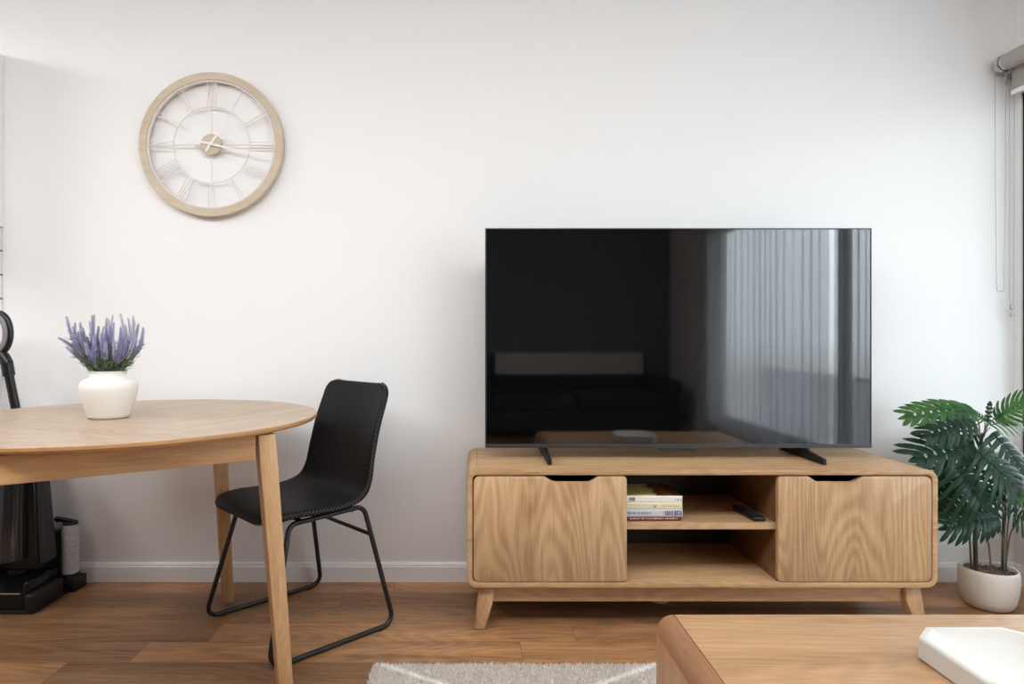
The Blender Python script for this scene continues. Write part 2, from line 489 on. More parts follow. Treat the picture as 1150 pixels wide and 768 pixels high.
# ------------------------------------------------------------------ TV unit
SX0, SX1, SYF, SYB, SZ0, SZ1 = -.020, 1.610, -.4665, -.024, .151, .5595
def tv_unit():
    t = thing('tv_unit', 'long oak entertainment unit with two doors and open middle bay below the television', 'tv unit', ((SX0 + SX1) / 2, (SYF + SYB) / 2, 0))
    th, R = .0185, .036
    # outer shell ring: rounded outer, rounded inner
    def ring(x0, z0, x1, z1, ro, th, yf, yb):
        n = 8
        O = rrect(x0, z0, x1, z1, ro, n); I = rrect(x0 + th, z0 + th, x1 - th, z1 - th, max(ro - th, .004), n)
        b = bmesh.new()
        def V(p, y): return b.verts.new((p[0], y, p[1]))
        of, ob, if_, ib = [[V(p, y) for p in P] for P, y in ((O, yf), (O, yb), (I, yf), (I, yb))]
        m = len(O)
        for i in range(m):
            j = (i + 1) % m
            b.faces.new((of[i], of[j], ob[j], ob[i])); b.faces.new((if_[j], if_[i], ib[i], ib[j]))
            b.faces.new((of[j], of[i], if_[i], if_[j])); b.faces.new((ob[i], ob[j], ib[j], ib[i]))
        return b, of
    b, of = ring(SX0, SZ0, SX1, SZ1, R, th, SYF, SYB)
    # soften the front outer and inner rim
    es = [e for e in b.edges if abs(e.verts[0].co.y - SYF) < 1e-6 and abs(e.verts[1].co.y - SYF) < 1e-6 and len([f for f in e.link_faces if abs(f.normal.y) > .9 or True]) == 2]
    rim = []
    for e in es:
        ys = [abs(f.calc_center_median().y - SYF) for f in e.link_faces]
        if max(ys) > .05: rim.append(e)
    bmesh.ops.bevel(b, geom=rim, offset=.0022, segments=2, profile=.5, affect='EDGES')
    shell = obj('carcass', b, oak_x, t)
    # mitred end caps: thin dark joint lines across the top where the rounded ends meet the board
    glue = plain('joint_glue', rgb(110, 76, 48), .7)
    for x in (SX0 + R, SX1 - R):
        obj('joint_line', box((x - .0006, SYF + .004, SZ1 - .002), (x + .0006, SYB, SZ1 + .0003)), glue, t, smooth=False)
    obj('back_panel', box((SX0 + th, SYB - .012, SZ0 + th), (SX1 - th, SYB - .004, SZ1 - th)), wood('shade_darkened_back_board', rgb(74, 54, 38), rgb(50, 36, 25), 'X', off=7.7, rings=.1), t, smooth=False)  # deep shade of the bay painted in as a dark board colour
    # partitions beside the middle bay
    px0, px1 = .533, 1.057
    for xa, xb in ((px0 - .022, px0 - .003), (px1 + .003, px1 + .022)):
        obj('partition', box((xa, SYF + .02, SZ0 + th), (xb, SYB - .012, SZ1 - th)), oak_bay_shade, t, smooth=False)
    obj('shelf', box((px0 - .003, SYF + .022, .347), (px1 + .003, SYB - .012, .369), .0015), oak_x, t, smooth=False)
    # doors with the cut-out grip
    def door(x0, x1, rs, notch, mat):
        z0, z1 = SZ0 + th + .004, SZ1 - th - .0045
        P = rrect(x0, z0, x1, z1, .02, 6, rs)
        # insert the notch on the top edge (top edge runs from TR to TL, x decreasing)
        n0, n1, n2, n3, dz = notch
        k = max(i for i in range(len(P)) if P[i][0] > (n0 + n3) / 2 and P[i][1] > z1 - 1e-4)
        P = P[:k + 1] + [(n3 + .004, z1), (n3 - .003, z1 - .003), (n2 + .004, z1 - dz + .003), (n2 - .004, z1 - dz), (n1 + .004, z1 - dz), (n1 - .004, z1 - dz + .003), (n0 + .003, z1 - .003), (n0 - .004, z1)] + P[k + 1:]
        b = bmesh.new(); prism(b, P, SYF + .001, SYF + .019, 'Y', bev=.0016)
        return obj('door', b, mat, t)
    door(SX0 + th + .004, .533, (.02, .012, .012, .02), (.250, .280, .404, .432, .022), oak_z)
    door(1.057, SX1 - th - .004, (.012, .02, .02, .012), (1.165, 1.192, 1.317, 1.3465, .022), oak_z2)
    # base: apron rails and splayed legs
    b = bmesh.new(); bx(b, (.07, -.425, .087), (1.52, -.405, SZ0), .002)
    obj('apron', b, oak_x, t, smooth=False)
    b = bmesh.new(); bx(b, (.07, -.085, .087), (1.52, -.065, SZ0), .002)
    obj('apron', b, oak_x, t, smooth=False)
    def leg(sx, yc, sy):
        b = bmesh.new()
        # profile in (x,z) at left end, mirrored for the right
        cx = (SX0 + SX1) / 2
        P = [(.004, 0), (.043, 0), (.068, .088), (.073, .1), (.073, SZ0), (.021, SZ0), (.0205, .14)]
        if sx > 0: P = [(2 * cx - .002 - p[0], p[1]) for p in P][::-1]
        prism(b, P, yc - .02, yc + .02, 'Y', bev=.006, seg=3)
        for v in b.verts: v.co.y += sy * .018 * (1 - v.co.z / SZ0)
        return obj('leg', b, oak_leg, t)
    leg(-1, -.418, -1); leg(1, -.418, -1); leg(-1, -.075, 1); leg(1, -.075, 1)
tv_unit()

# ------------------------------------------------------------------ television
def television():
    yf = -.263
    x0, x1, z0, z1 = .047, 1.507, .6006, 1.431
    t = thing('television', 'large black flat-screen television standing on the oak entertainment unit', 'television', ((x0 + x1) / 2, yf + .03, SZ1))
    bez = plain('dark_grey_bezel', (.018, .018, .019, 1), .35)
    m, nt, bs = newmat('tv_screen')
    bs.inputs['Base Color'].default_value = (.0018, .0018, .0020, 1); bs.inputs['Roughness'].default_value = .04; bs.inputs['Specular IOR Level'].default_value = 1.0; bs.inputs['IOR'].default_value = 1.6
    tc = N(nt, 'ShaderNodeTexCoord'); nz = N(nt, 'ShaderNodeTexNoise'); nz.inputs['Scale'].default_value = 2
    nt.links.new(tc.outputs['Object'], nz.inputs['Vector'])
    mr = N(nt, 'ShaderNodeMapRange'); mr.inputs['To Min'].default_value = .03; mr.inputs['To Max'].default_value = .045
    nt.links.new(nz.outputs['Fac'], mr.inputs['Value']); nt.links.new(mr.outputs['Result'], bs.inputs['Roughness'])
    # thin frame around the screen
    b = bmesh.new()
    w = .0045
    bx(b, (x0, yf, z0), (x0 + w, yf + .026, z1), .001); bx(b, (x1 - w, yf, z0), (x1, yf + .026, z1), .001)
    bx(b, (x0, yf, z1 - w), (x1, yf + .026, z1), .001)
    obj('bezel', b, bez, t, smooth=False)
    obj('bottom_bezel', box((x0, yf - .002, z0), (x1, yf + .028, z0 + .0145), .0015), plain('grey_metal_strip', (.055, .054, .058, 1), .38, metal=.4), t, smooth=False)
    obj('screen', box((x0 + w, yf + .002, z0 + .0145), (x1 - w, yf + .010, z1 - w)), m, t, smooth=False)
    b = bmesh.new()
    bx(b, (x0 + .004, yf + .0105, z0 + .003), (x1 - .004, yf + .03, z1 - .004), .002)
    bx(b, (x0 + .2, yf + .03, z0 + .04), (x1 - .2, yf + .062, z0 + .50), .012, 3)
    obj('back_cover', b, matte_black, t, smooth=False)
    obj('sensor', box((.706, yf - .003, z0 - .0105), (.835, yf + .012, z0 + .001), .003), matte_black, t, smooth=False)
    for x in (.276, 1.262):
        b = bmesh.new()
        # long low bar along the depth with a raised neck under the panel
        P = [(-.386, SZ1 + .0006), (-.06, SZ1 + .0006), (-.06, SZ1 + .016), (-.19, z0 - .003), (-.19, z0 + .03), (-.255, z0 + .03), (-.255, z0 - .004), (-.275, z0 - .010), (-.386, SZ1 + .022)]
        prism(b, P, x - .007, x + .007, 'X', bev=.0015)
        obj('foot', b, matte_black, t, smooth=False)
television()

# ------------------------------------------------------------------ books and remote in the open bay
def paper_mat(): return plain('book_pages', rgb(232, 224, 205), .9, var=.05, vscale=300)
pages_m = paper_mat()
def cover_art_mat():
    m, nt, bs = newmat('olive_cover_picture')
    tc = N(nt, 'ShaderNodeTexCoord'); sp = N(nt, 'ShaderNodeSeparateXYZ'); nt.links.new(tc.outputs['Object'], sp.inputs[0])
    nz = N(nt, 'ShaderNodeTexNoise'); nz.inputs['Scale'].default_value = 30; nz.inputs['Detail'].default_value = 3; nt.links.new(tc.outputs['Object'], nz.inputs['Vector'])
    ad = N(nt, 'ShaderNodeMath', operation='MULTIPLY_ADD'); ad.inputs[1].default_value = .09
    nt.links.new(nz.outputs['Fac'], ad.inputs[0]); nt.links.new(sp.outputs['X'], ad.inputs[2])
    rp = N(nt, 'ShaderNodeValToRGB'); e = rp.color_ramp.elements
    e[0].position = .0; e[0].color = rgb(182, 180, 96); e[1].position = 1; e[1].color = rgb(96, 28, 24)
    for p, c in ((.42, (222, 216, 150)), (.53, (210, 200, 140)), (.58, (70, 44, 24)), (.7, (140, 92, 48)), (.78, (60, 26, 20))):
        q = e.new(p); q.color = rgb(*c)
    mr = N(nt, 'ShaderNodeMapRange'); mr.inputs['From Min'].default_value = -.08; mr.inputs['From Max'].default_value = .18
    nt.links.new(ad.outputs[0], mr.inputs['Value']); nt.links.new(mr.outputs['Result'], rp.inputs['Fac'])
    nt.links.new(rp.outputs['Color'], bs.inputs['Base Color']); bs.inputs['Roughness'].default_value = .35
    return m
def book(label, z, h, x0, x1, depth, col, cover=None, marks=()):
    cx = (x0 + x1) / 2
    yf = -.418
    t = thing('book', label, 'book', (cx, yf + depth / 2, z), group='books stacked in the entertainment unit')
    cm = plain('book_cover', col, .4, var=.03)
    b = bmesh.new()
    c = .0016
    # rounded spine wrapping two boards: a C profile in (y, z)
    P = [(yf + depth, z), (yf + .002, z), (yf, z + .003), (yf, z + h - .003), (yf + .002, z + h), (yf + depth, z + h), (yf + depth, z + h - c), (yf + .006, z + h - c), (yf + .006, z + c), (yf + depth, z + c)]
    prism(b, P, x0, x1, 'X')
    obj('cover', b, cm, t, smooth=False)
    obj('pages', box((x0 + .003, yf + .007, z + c), (x1 - .003, yf + depth - .003, z + h - c)), pages_m, t, smooth=False)
    if cover:
        obj('cover_picture', box((x0 + .001, yf + .004, z + h), (x1 - .001, yf + depth - .001, z + h + .0005)), cover, t, smooth=False)
    for mx0, mx1, mz0, mz1, mc in marks:
        b = bmesh.new()
        # lettering too small to read in the photo: a row of short strokes
        rr = random.Random(int(mx0 * 1e4))
        x = mx0
        while x < mx1:
            w = rr.uniform(.0012, .0032)
            bx(b, (x, yf - .0004, z + mz0 + rr.uniform(0, .001)), (x + w, yf + .0005, z + mz1 - rr.uniform(0, .002)))
            x += w + rr.uniform(.0009, .0018) + (.003 if rr.random() < .18 else 0)
        obj('spine_lettering', b, plain('spine_ink', mc, .6), t, smooth=False)
zb = .3692
book('thin maroon book at the bottom of the stack', zb, .0145, .545, .737, .165, rgb(110, 28, 34), marks=((.556, .728, .006, .011, rgb(225, 210, 205)),))
zb += .0147
b2 = book('pale grey-blue book second from the bottom of the stack', zb, .0255, .540, .742, .17, rgb(196, 200, 204), marks=((.549, .63, .008, .018, rgb(120, 130, 142)), (.675, .70, .004, .022, rgb(96, 60, 70)), (.703, .735, .003, .023, rgb(70, 66, 110))))
zb += .0257
book('cream book third from the bottom of the stack', zb, .024, .541, .741, .17, rgb(226, 212, 178), marks=((.64, .648, .007, .016, rgb(60, 50, 40)), (.672, .732, .009, .014, rgb(190, 160, 110))))
zb += .0242
book('white-spined book with an olive picture cover on top of the stack', zb, .0235, .542, .741, .19, rgb(232, 230, 222), cover=cover_art_mat(), marks=((.553, .572, .006, .019, rgb(90, 60, 70)), (.714, .735, .008, .014, rgb(130, 140, 130))))

t = thing('remote_control', 'black remote control lying on the shelf right of the books', 'remote', (1.004, -.345, .369), rz=math.radians(4))
obj('body', box((-.022, -.085, .0005), (.022, .085, .017), .005, 3), plastic_m, t, world=False)
b = bmesh.new()
for i in range(3):
    for j in range(6):
        lathe(b, [(.0001, .0185), (.0042, .0185), (.0045, .0165)], 10, (-.012 + .012 * i, -.06 + .017 * j, 0))
obj('buttons', b, plain('dark_rubber', (.02, .02, .022, 1), .6), t, world=False)
b = bmesh.new(); lathe(b, [(.0001, .0183), (.012, .0183), (.013, .0165)], 24, (0, .055, 0))
obj('dial', b, plain('grey_button', (.12, .12, .12, 1), .4), t, world=False)

# white cable on the floor under the unit
pts = []
for k in range(41):
    q = k / 40
    pts.append((.52 + .40 * q, -.035 - .20 * math.sin(PI * q) ** 3, .0042))
b = bmesh.new(); tube(b, pts, .0038, 8)
tag(obj('power_cable', b, plain('white_cable', (.7, .7, .7, 1), .5)), 'white power cable lying in a loop on the floor under the entertainment unit', 'cable')

# ------------------------------------------------------------------ wall clock
def clock():
    cx, cz = -1.0835, 1.817
    t = thing('wall_clock', 'large round skeleton clock with pale wooden rim on the white wall', 'clock', (cx, -.02, cz))
    rimm = wood('pale_rim_wood', rgb(208, 194, 174), rgb(184, 166, 144), 'X', off=3.3, rings=.05, k=1.5, rough=.6)
    wire = plain('white_painted_wire', rgb(222, 216, 212), .5)
    def band(ri, ro, y0, y1, n=96, bev=0):
        b = bmesh.new()
        prof = [(ri, y0), (ro, y0), (ro, y1), (ri, y1)]
        if bev: prof = [(ri + bev, y0), (ro - bev, y0), (ro, y0 + bev * (1 if y1 > y0 else -1)), (ro, y1), (ri, y1), (ri, y0 + bev * (1 if y1 > y0 else -1))]
        rings = [[b.verts.new((cx + r * math.cos(2 * PI * k / n), y, cz + r * math.sin(2 * PI * k / n))) for k in range(n)] for r, y in prof]
        m = len(prof)
        for i in range(m):
            A, B = rings[i], rings[(i + 1) % m]
            for k in range(n):
                b.faces.new((A[k], A[(k + 1) % n], B[(k + 1) % n], B[k]))
        return b
    obj('rim', band(.2665, .2985, -.036, -.004, bev=.002), rimm, t)
    obj('inner_ring', band(.2605, .2655, -.033, -.018), wire, t)
    obj('chapter_ring', band(.1565, .1605, -.027, -.022), wire, t)
    b = bmesh.new()
    for k in range(4):
        a = k * PI / 2
        d = Vector((math.cos(a), 0, math.sin(a)))
        tube(b, [Vector((cx, -.0245, cz)) + d * .04, Vector((cx, -.0245, cz)) + d * .16], .0019, 8)
    obj('spokes', b, wire, t)
    # numerals in flat wire between the two rings
    def stroke(b, c0, er, et, pts, w):
        # pts in (t across, r outward)
        q = [c0 + et * p[0] + er * p[1] for p in pts]
        for p0, p1 in zip(q, q[1:]):
            d = (p1 - p0).normalized(); s = Vector((0, 1, 0)).cross(d).normalized() * w
            y = Vector((0, .0018, 0))
            vs = [b.verts.new(p) for p in (p0 - s - y, p0 + s - y, p1 + s - y, p1 - s - y, p0 - s + y, p0 + s + y, p1 + s + y, p1 - s + y)]
            for f in ((0, 1, 2, 3), (7, 6, 5, 4), (0, 4, 5, 1), (1, 5, 6, 2), (2, 6, 7, 3), (3, 7, 4, 0)):
                b.faces.new([vs[i] for i in f])
    nums = ['XII', 'I', 'II', 'III', 'IIII', 'V', 'VI', 'VII', 'VIII', 'IX', 'X', 'XI']
    r0, r1 = .160, .262
    for i, s in enumerate(nums):
        a = PI / 2 - i * PI / 6
        er = Vector((math.cos(a), 0, math.sin(a))); et = Vector((math.sin(a), 0, -math.cos(a)))
        c0 = Vector((cx, -.0245, cz))
        wid = {'I': .011, 'V': .026, 'X': .026}
        tot = sum(wid[c] for c in s); x = -tot / 2
        b = bmesh.new()
        for c in s:
            w = wid[c]; m = x + w / 2
            if c == 'I': stroke(b, c0, er, et, [(m, r0), (m, r1)], .0014)
            elif c == 'V':
                stroke(b, c0, er, et, [(m - w * .38, r1), (m, r0)], .0017); stroke(b, c0, er, et, [(m + w * .38, r1), (m, r0)], .0010)
            else:
                stroke(b, c0, er, et, [(m - w * .38, r1), (m + w * .38, r0)], .0017); stroke(b, c0, er, et, [(m + w * .38, r1), (m - w * .38, r0)], .0010)
            x += w
        obj('numeral', b, wire, t, smooth=False)
    b = bmesh.new(); bmesh.ops.create_cone(b, cap_ends=True, segments=48, radius1=.043, radius2=.043, depth=.012)
    bmesh.ops.transform(b, matrix=Matrix.Translation((cx, -.028, cz)) @ Matrix.Rotation(PI / 2, 4, 'X'), verts=b.verts)
    obj('hub', b, rimm, t)
    b = bmesh.new(); bx(b, (cx - .028, -.022, cz - .028), (cx + .028, -.002, cz + .028), .003)
    obj('movement', b, plain('grey_movement', (.5, .48, .45, 1), .6), t, smooth=False)
    def hand(name, deg, ln, tail, w, y):
        a = math.radians(90 - deg); d = Vector((math.cos(a), 0, math.sin(a))); s = Vector((d.z, 0, -d.x))
        c = Vector((cx, y, cz))
        P = [c - d * tail - s * w, c - d * tail + s * w, c + s * w * 1.25, c + d * ln * .93 + s * w * .7, c + d * ln, c + d * ln * .93 - s * w * .7, c - s * w * 1.25]
        b = bmesh.new()
        va = [b.verts.new(p) for p in P]; vb = [b.verts.new(p + Vector((0, .0016, 0))) for p in P]
        b.faces.new(va); b.faces.new(vb[::-1])
        for i in range(len(P)):
            j = (i + 1) % len(P); b.faces.new((va[i], va[j], vb[j], vb[i]))
        bmesh.ops.create_uvsphere(b, u_segments=16, v_segments=8, radius=.009, matrix=Matrix.Translation(c) @ Matrix.Diagonal((1, .3, 1, 1)))
        obj(name, b, plain('white_hand', rgb(236, 231, 226), .5), t, smooth=False)
    hand('hour_hand', 34, .145, .036, .0042, -.037)
    hand('minute_hand', 103, .225, .095, .0036, -.041)
clock()

# ------------------------------------------------------------------ dining table
TCX, TCY, TZ, TR = -1.105, 2.058 - D, .763, .588
def dining_table():
    e1 = Vector((.846, .532, 0)).normalized(); e2 = Vector((-e1.y, e1.x, 0))
    rz = math.atan2(e1.y, e1.x)
    Nf = Vector((-.530, 1.817 - D, 0)); Ff = Vector((-.947, 2.478 - D, 0))
    L = .80
    mid = (Nf + Ff) / 2 - e1 * L / 2
    hw = (Ff - Nf).dot(e2) / 2
    t = thing('dining_table', 'round light oak dining table carrying the white vase', 'table', (mid.x, mid.y, 0), rz)
    # top (local frame of the table), two halves of veneer with a seam
    c = PW[t.name].inverted() @ Vector((TCX, TCY, 0))
    mats = [wood('table_top_veneer', rgb(188, 166, 144), rgb(150, 128, 106), 'X', off=21.3, rings=.33, rot=.9, rough=.38),
            wood('table_top_veneer_other_half', rgb(190, 168, 146), rgb(152, 130, 108), 'X', off=24.9, rings=.33, rot=-.55, rough=.38)]
    edge = wood('table_edge', rgb(198, 154, 106), rgb(162, 118, 76), 'X', off=2.9, rings=.1, rough=.42)
    b = bmesh.new()
    n = 128
    prof = [(TR - .0015, TZ), (TR, TZ - .0015), (TR, TZ - .009), (TR - .006, TZ - .016), (TR - .05, TZ - .022)]
    rings = [[b.verts.new((c.x + r * math.cos(2 * PI * (k + .5) / n), c.y + r * math.sin(2 * PI * (k + .5) / n), z)) for k in range(n)] for r, z in prof]
    for A, B in zip(rings, rings[1:]):
        for k in range(n):
            f = b.faces.new((A[k], B[k], B[(k + 1) % n], A[(k + 1) % n])); f.material_index = 2
    f = b.faces.new(rings[-1][::-1]); f.material_index = 2
    top = rings[0]
    right = [v for v in top if v.co.x > c.x + .1]; left = [v for v in top if v.co.x <= c.x + .1]
    right.sort(key=lambda v: math.atan2(v.co.y - c.y, v.co.x - c.x - .1)); left.sort(key=lambda v: math.atan2(v.co.y - c.y, v.co.x - c.x) % (2 * PI))
    f = b.faces.new(left + [right[0], right[-1]]) if False else None
    fr = b.faces.new(right); fl = b.faces.new([right[-1]] + left + [right[0]])
    fr.material_index = 1; fl.material_index = 0
    bmesh.ops.recalc_face_normals(b, faces=b.faces)
    obj('tabletop', b, mats + [edge], t, world=False, ang=20)
    # legs: foot corners, splayed outwards along the diagonals
    sp = .046
    for s1 in (-1, 1):
        for s2 in (-1, 1):
            fx, fy = s1 * L / 2, s2 * hw
            tx, ty = fx - s1 * sp, fy - s2 * sp
            b = bmesh.new()
            rows = []
            for zz, hs in ((0.0, .0185), (.004, .0195), (.66, .024), (TZ - .021, .024)):
                q = zz / (TZ - .021)
                x, y = fx + (tx - fx) * q, fy + (ty - fy) * q
                rows.append([b.verts.new((x + a * hs, y + bb * hs, zz)) for a, bb in ((-1, -1), (1, -1), (1, 1), (-1, 1))])
            for A, B in zip(rows, rows[1:]):
                for k in range(4): b.faces.new((A[k], A[(k + 1) % 4], B[(k + 1) % 4], B[k]))
            b.faces.new(rows[0][::-1]); b.faces.new(rows[-1])
            ver = [e for e in b.edges if abs(e.verts[0].co.z - e.verts[1].co.z) > .003]
            bmesh.ops.bevel(b, geom=ver, offset=.003, segments=2, profile=.5, affect='EDGES')
            obj('leg', b, ash_leg, t, world=False)
    ix, iy = L / 2 - sp, hw - sp
    z0, z1 = .672, TZ - .0215
    for s2 in (-1, 1):
        obj('apron', box((-ix + .030, s2 * (iy + .008) - .010, z0), (ix - .030, s2 * (iy + .008) + .010, z1), .0015), ash_x, t, world=False, smooth=False)
    for s1 in (-1, 1):
        obj('apron', box((s1 * (ix + .008) - .010, -iy + .030, z0), (s1 * (ix + .008) + .010, iy - .030, z1), .0015), wood('ash_apron_side', rgb(204, 160, 112), rgb(156, 112, 72), 'Y', off=9.1, rings=.2), t, world=False, smooth=False)
dining_table()

# ------------------------------------------------------------------ vase and lavender
VX, VY = -1.152, 2.03 - D
def vase():
    o_prof = [(0, 0), (.052, 0), (.0585, .003), (.061, .010), (.070, .038), (.079, .068), (.083, .090), (.083, .102), (.078, .114), (.067, .123), (.055, .128), (.0515, .131), (.0515, .144), (.053, .1485)]
    inn = [(.050, .1485), (.048, .144), (.048, .132), (.055, .125), (.074, .111), (.078, .095), (.070, .045), (.055, .012), (0, .010)]
    b = bmesh.new(); lathe(b, o_prof + inn, 64, (0, 0, 0))
    o = obj('vase', b, plain('matte_white_ceramic', (.80, .77, .72, 1), .55, bump=.06, bscale=120, var=.02), ang=50)
    o.location = (VX, VY, TZ + .0006)
    tag(o, 'squat matt white ceramic vase on the round table holding lavender', 'vase')
vase()
def sprigs():
    pur = [plain('lavender_petal', rgb(162, 153, 198), .8, var=.25, vscale=90), plain('lavender_petal_pale', rgb(190, 184, 218), .8, var=.2, vscale=90), plain('lavender_petal_grey', rgb(140, 138, 168), .8, var=.2, vscale=90)]
    grn = plain('lavender_leaf_green', rgb(126, 146, 120), .8, var=.35, vscale=60)
    rim = TZ + .136
    # (tip u, tip v) in the photo frame turned into a place above the vase, y spread by a fan
    tips = [(65, 379, 0), (77, 366, .02), (79, 355, -.02), (86, 367, .03), (81, 389, -.03), (91, 362, -.03), (97, 353, .03), (101, 362, -.05), (106, 353, 0), (112, 358, .05), (116, 362, -.05), (121, 353, .03),
            (126, 357, -.03), (131, 364, .05), (135, 352, 0), (138, 362, -.05), (146, 354, .02), (144, 372, -.04), (150, 363, .03), (153, 360, -.01), (157, 367, .02), (159, 373, -.03), (95, 376, -.06), (108, 372, -.07),
            (118, 376, -.06), (128, 374, -.07), (139, 380, -.06), (150, 382, -.04), (87, 378, .05), (104, 366, .06), (124, 366, .06), (142, 370, .06),
            (90, 372, -.01), (99, 382, -.07), (112, 384, -.075), (122, 386, -.075), (133, 384, -.07), (144, 386, -.05), (115, 366, -.02), (105, 361, -.02), (128, 366, -.02), (138, 356, .03), (120, 370, .0), (110, 374, .04), (148, 374, .02), (92, 384, -.05), (83, 373, .01)]
    dd = VY + D
    for i, (u, v, dy) in enumerate(tips):
        rr = random.Random(100 + i)
        tip = Vector(((u - U0) * dd / F, VY + dy, H - (v - V0) * dd / F))
        off = Vector((tip.x - VX, dy, 0)); 
        root = Vector((VX, VY, TZ + .055)) + Vector((-off.x * .22, -dy * .3, 0)) + Vector((rr.uniform(-.012, .012), rr.uniform(-.012, .012), 0))
        nk = Vector((off.x * .42, dy * .5, 0)); nk *= min(1, .040 / max(nk.length, 1e-6)); neck = Vector((VX, VY, rim + .012)) + nk
        # quadratic through neck with an outward droop
        P = []
        for k in range(25):
            s = k / 24
            if s < .35: p = root.lerp(neck, s / .35)
            else:
                q = (s - .35) / .65
                ctrl = neck + (neck - root) * .9 * ((tip - neck).length / max((neck - root).length, .01)) * .5
                p = neck * (1 - q) ** 2 + ctrl * 2 * q * (1 - q) + tip * q * q + Vector((math.copysign(1, off.x) * (i % 3) * .006, 0, (.5 - (i % 2)) * .008)) * math.sin(PI * q)
            P.append(p)
        if i == 0: lab = 'lavender sprig leaning furthest left out of the white vase'
        elif i == 21: lab = 'lavender sprig leaning furthest right out of the white vase'
        else: lab = 'purple lavender sprig in the middle of the bunch in the white vase'
        t = thing('lavender_sprig', lab, 'lavender', tuple(root), group='lavender sprigs in the vase')
        b = bmesh.new(); tube(b, P, .0012, 5)
        # narrow leaves on the lower stem
        for k in range(8, 18):
            for _ in range(5):
                if rr.random() < .2: continue
                p = P[k]; d = (P[k + 1] - P[k]).normalized()
                side = Vector((rr.uniform(-1, 1), rr.uniform(-1, 1), rr.uniform(-.2, .3)))
                side = (side - d * side.dot(d)).normalized()
                ax = (d * .8 + side * .75).normalized(); w = ax.cross(side).normalized() * .0024
                ln = rr.uniform(.016, .032)
                vs = [b.verts.new(q) for q in (p, p + ax * ln * .5 + w, p + ax * ln, p + ax * ln * .5 - w, p + ax * ln * .5 + side * .001)]
                b.faces.new((vs[0], vs[1], vs[4])); b.faces.new((vs[1], vs[2], vs[4])); b.faces.new((vs[2], vs[3], vs[4])); b.faces.new((vs[3], vs[0], vs[4]))
        obj('stem', b, grn, t, smooth=False)
        b = bmesh.new()
        total = (P[24] - P[15]).length
        nb = 15
        for k in range(nb):
            s = 15 + 9 * k / nb
            a = int(s); fr = s - a
            p = P[a].lerp(P[min(a + 1, 24)], fr); d = (P[min(a + 1, 24)] - P[a]).normalized() if a < 24 else (P[24] - P[23]).normalized()
            rad = .0075 * (1 - .62 * (k / nb) ** 1.5) * (.75 if k < 2 else 1)
            a0 = rr.uniform(0, 6)
            ref = d.orthogonal().normalized(); bi = d.cross(ref)
            for q in range(5):
                an = a0 + q * 2 * PI / 5
                o2 = (ref * math.cos(an) + bi * math.sin(an))
                ax = (d * .75 + o2 * rr.uniform(.5, .9)).normalized(); sd = ax.cross(d).normalized(); up = ax.cross(sd)
                cc = p + o2 * rad * .55
                tp = 1 - .42 * (k / nb) ** 2; l, w = rr.uniform(.0080, .0118) * tp, rr.uniform(.0021, .0031) * tp
                vs = [b.verts.new(x) for x in (cc - ax * l * .35, cc + sd * w, cc + up * w, cc - sd * w, cc - up * w, cc + ax * l * .75)]
                for f in ((0, 1, 2), (0, 2, 3), (0, 3, 4), (0, 4, 1), (5, 2, 1), (5, 3, 2), (5, 4, 3), (5, 1, 4)):
                    b.faces.new([vs[z] for z in f])
        obj('flower_spike', b, pur[(0, 1, 0, 2, 1)[i % 5] if i else 2], t, smooth=False)
sprigs()

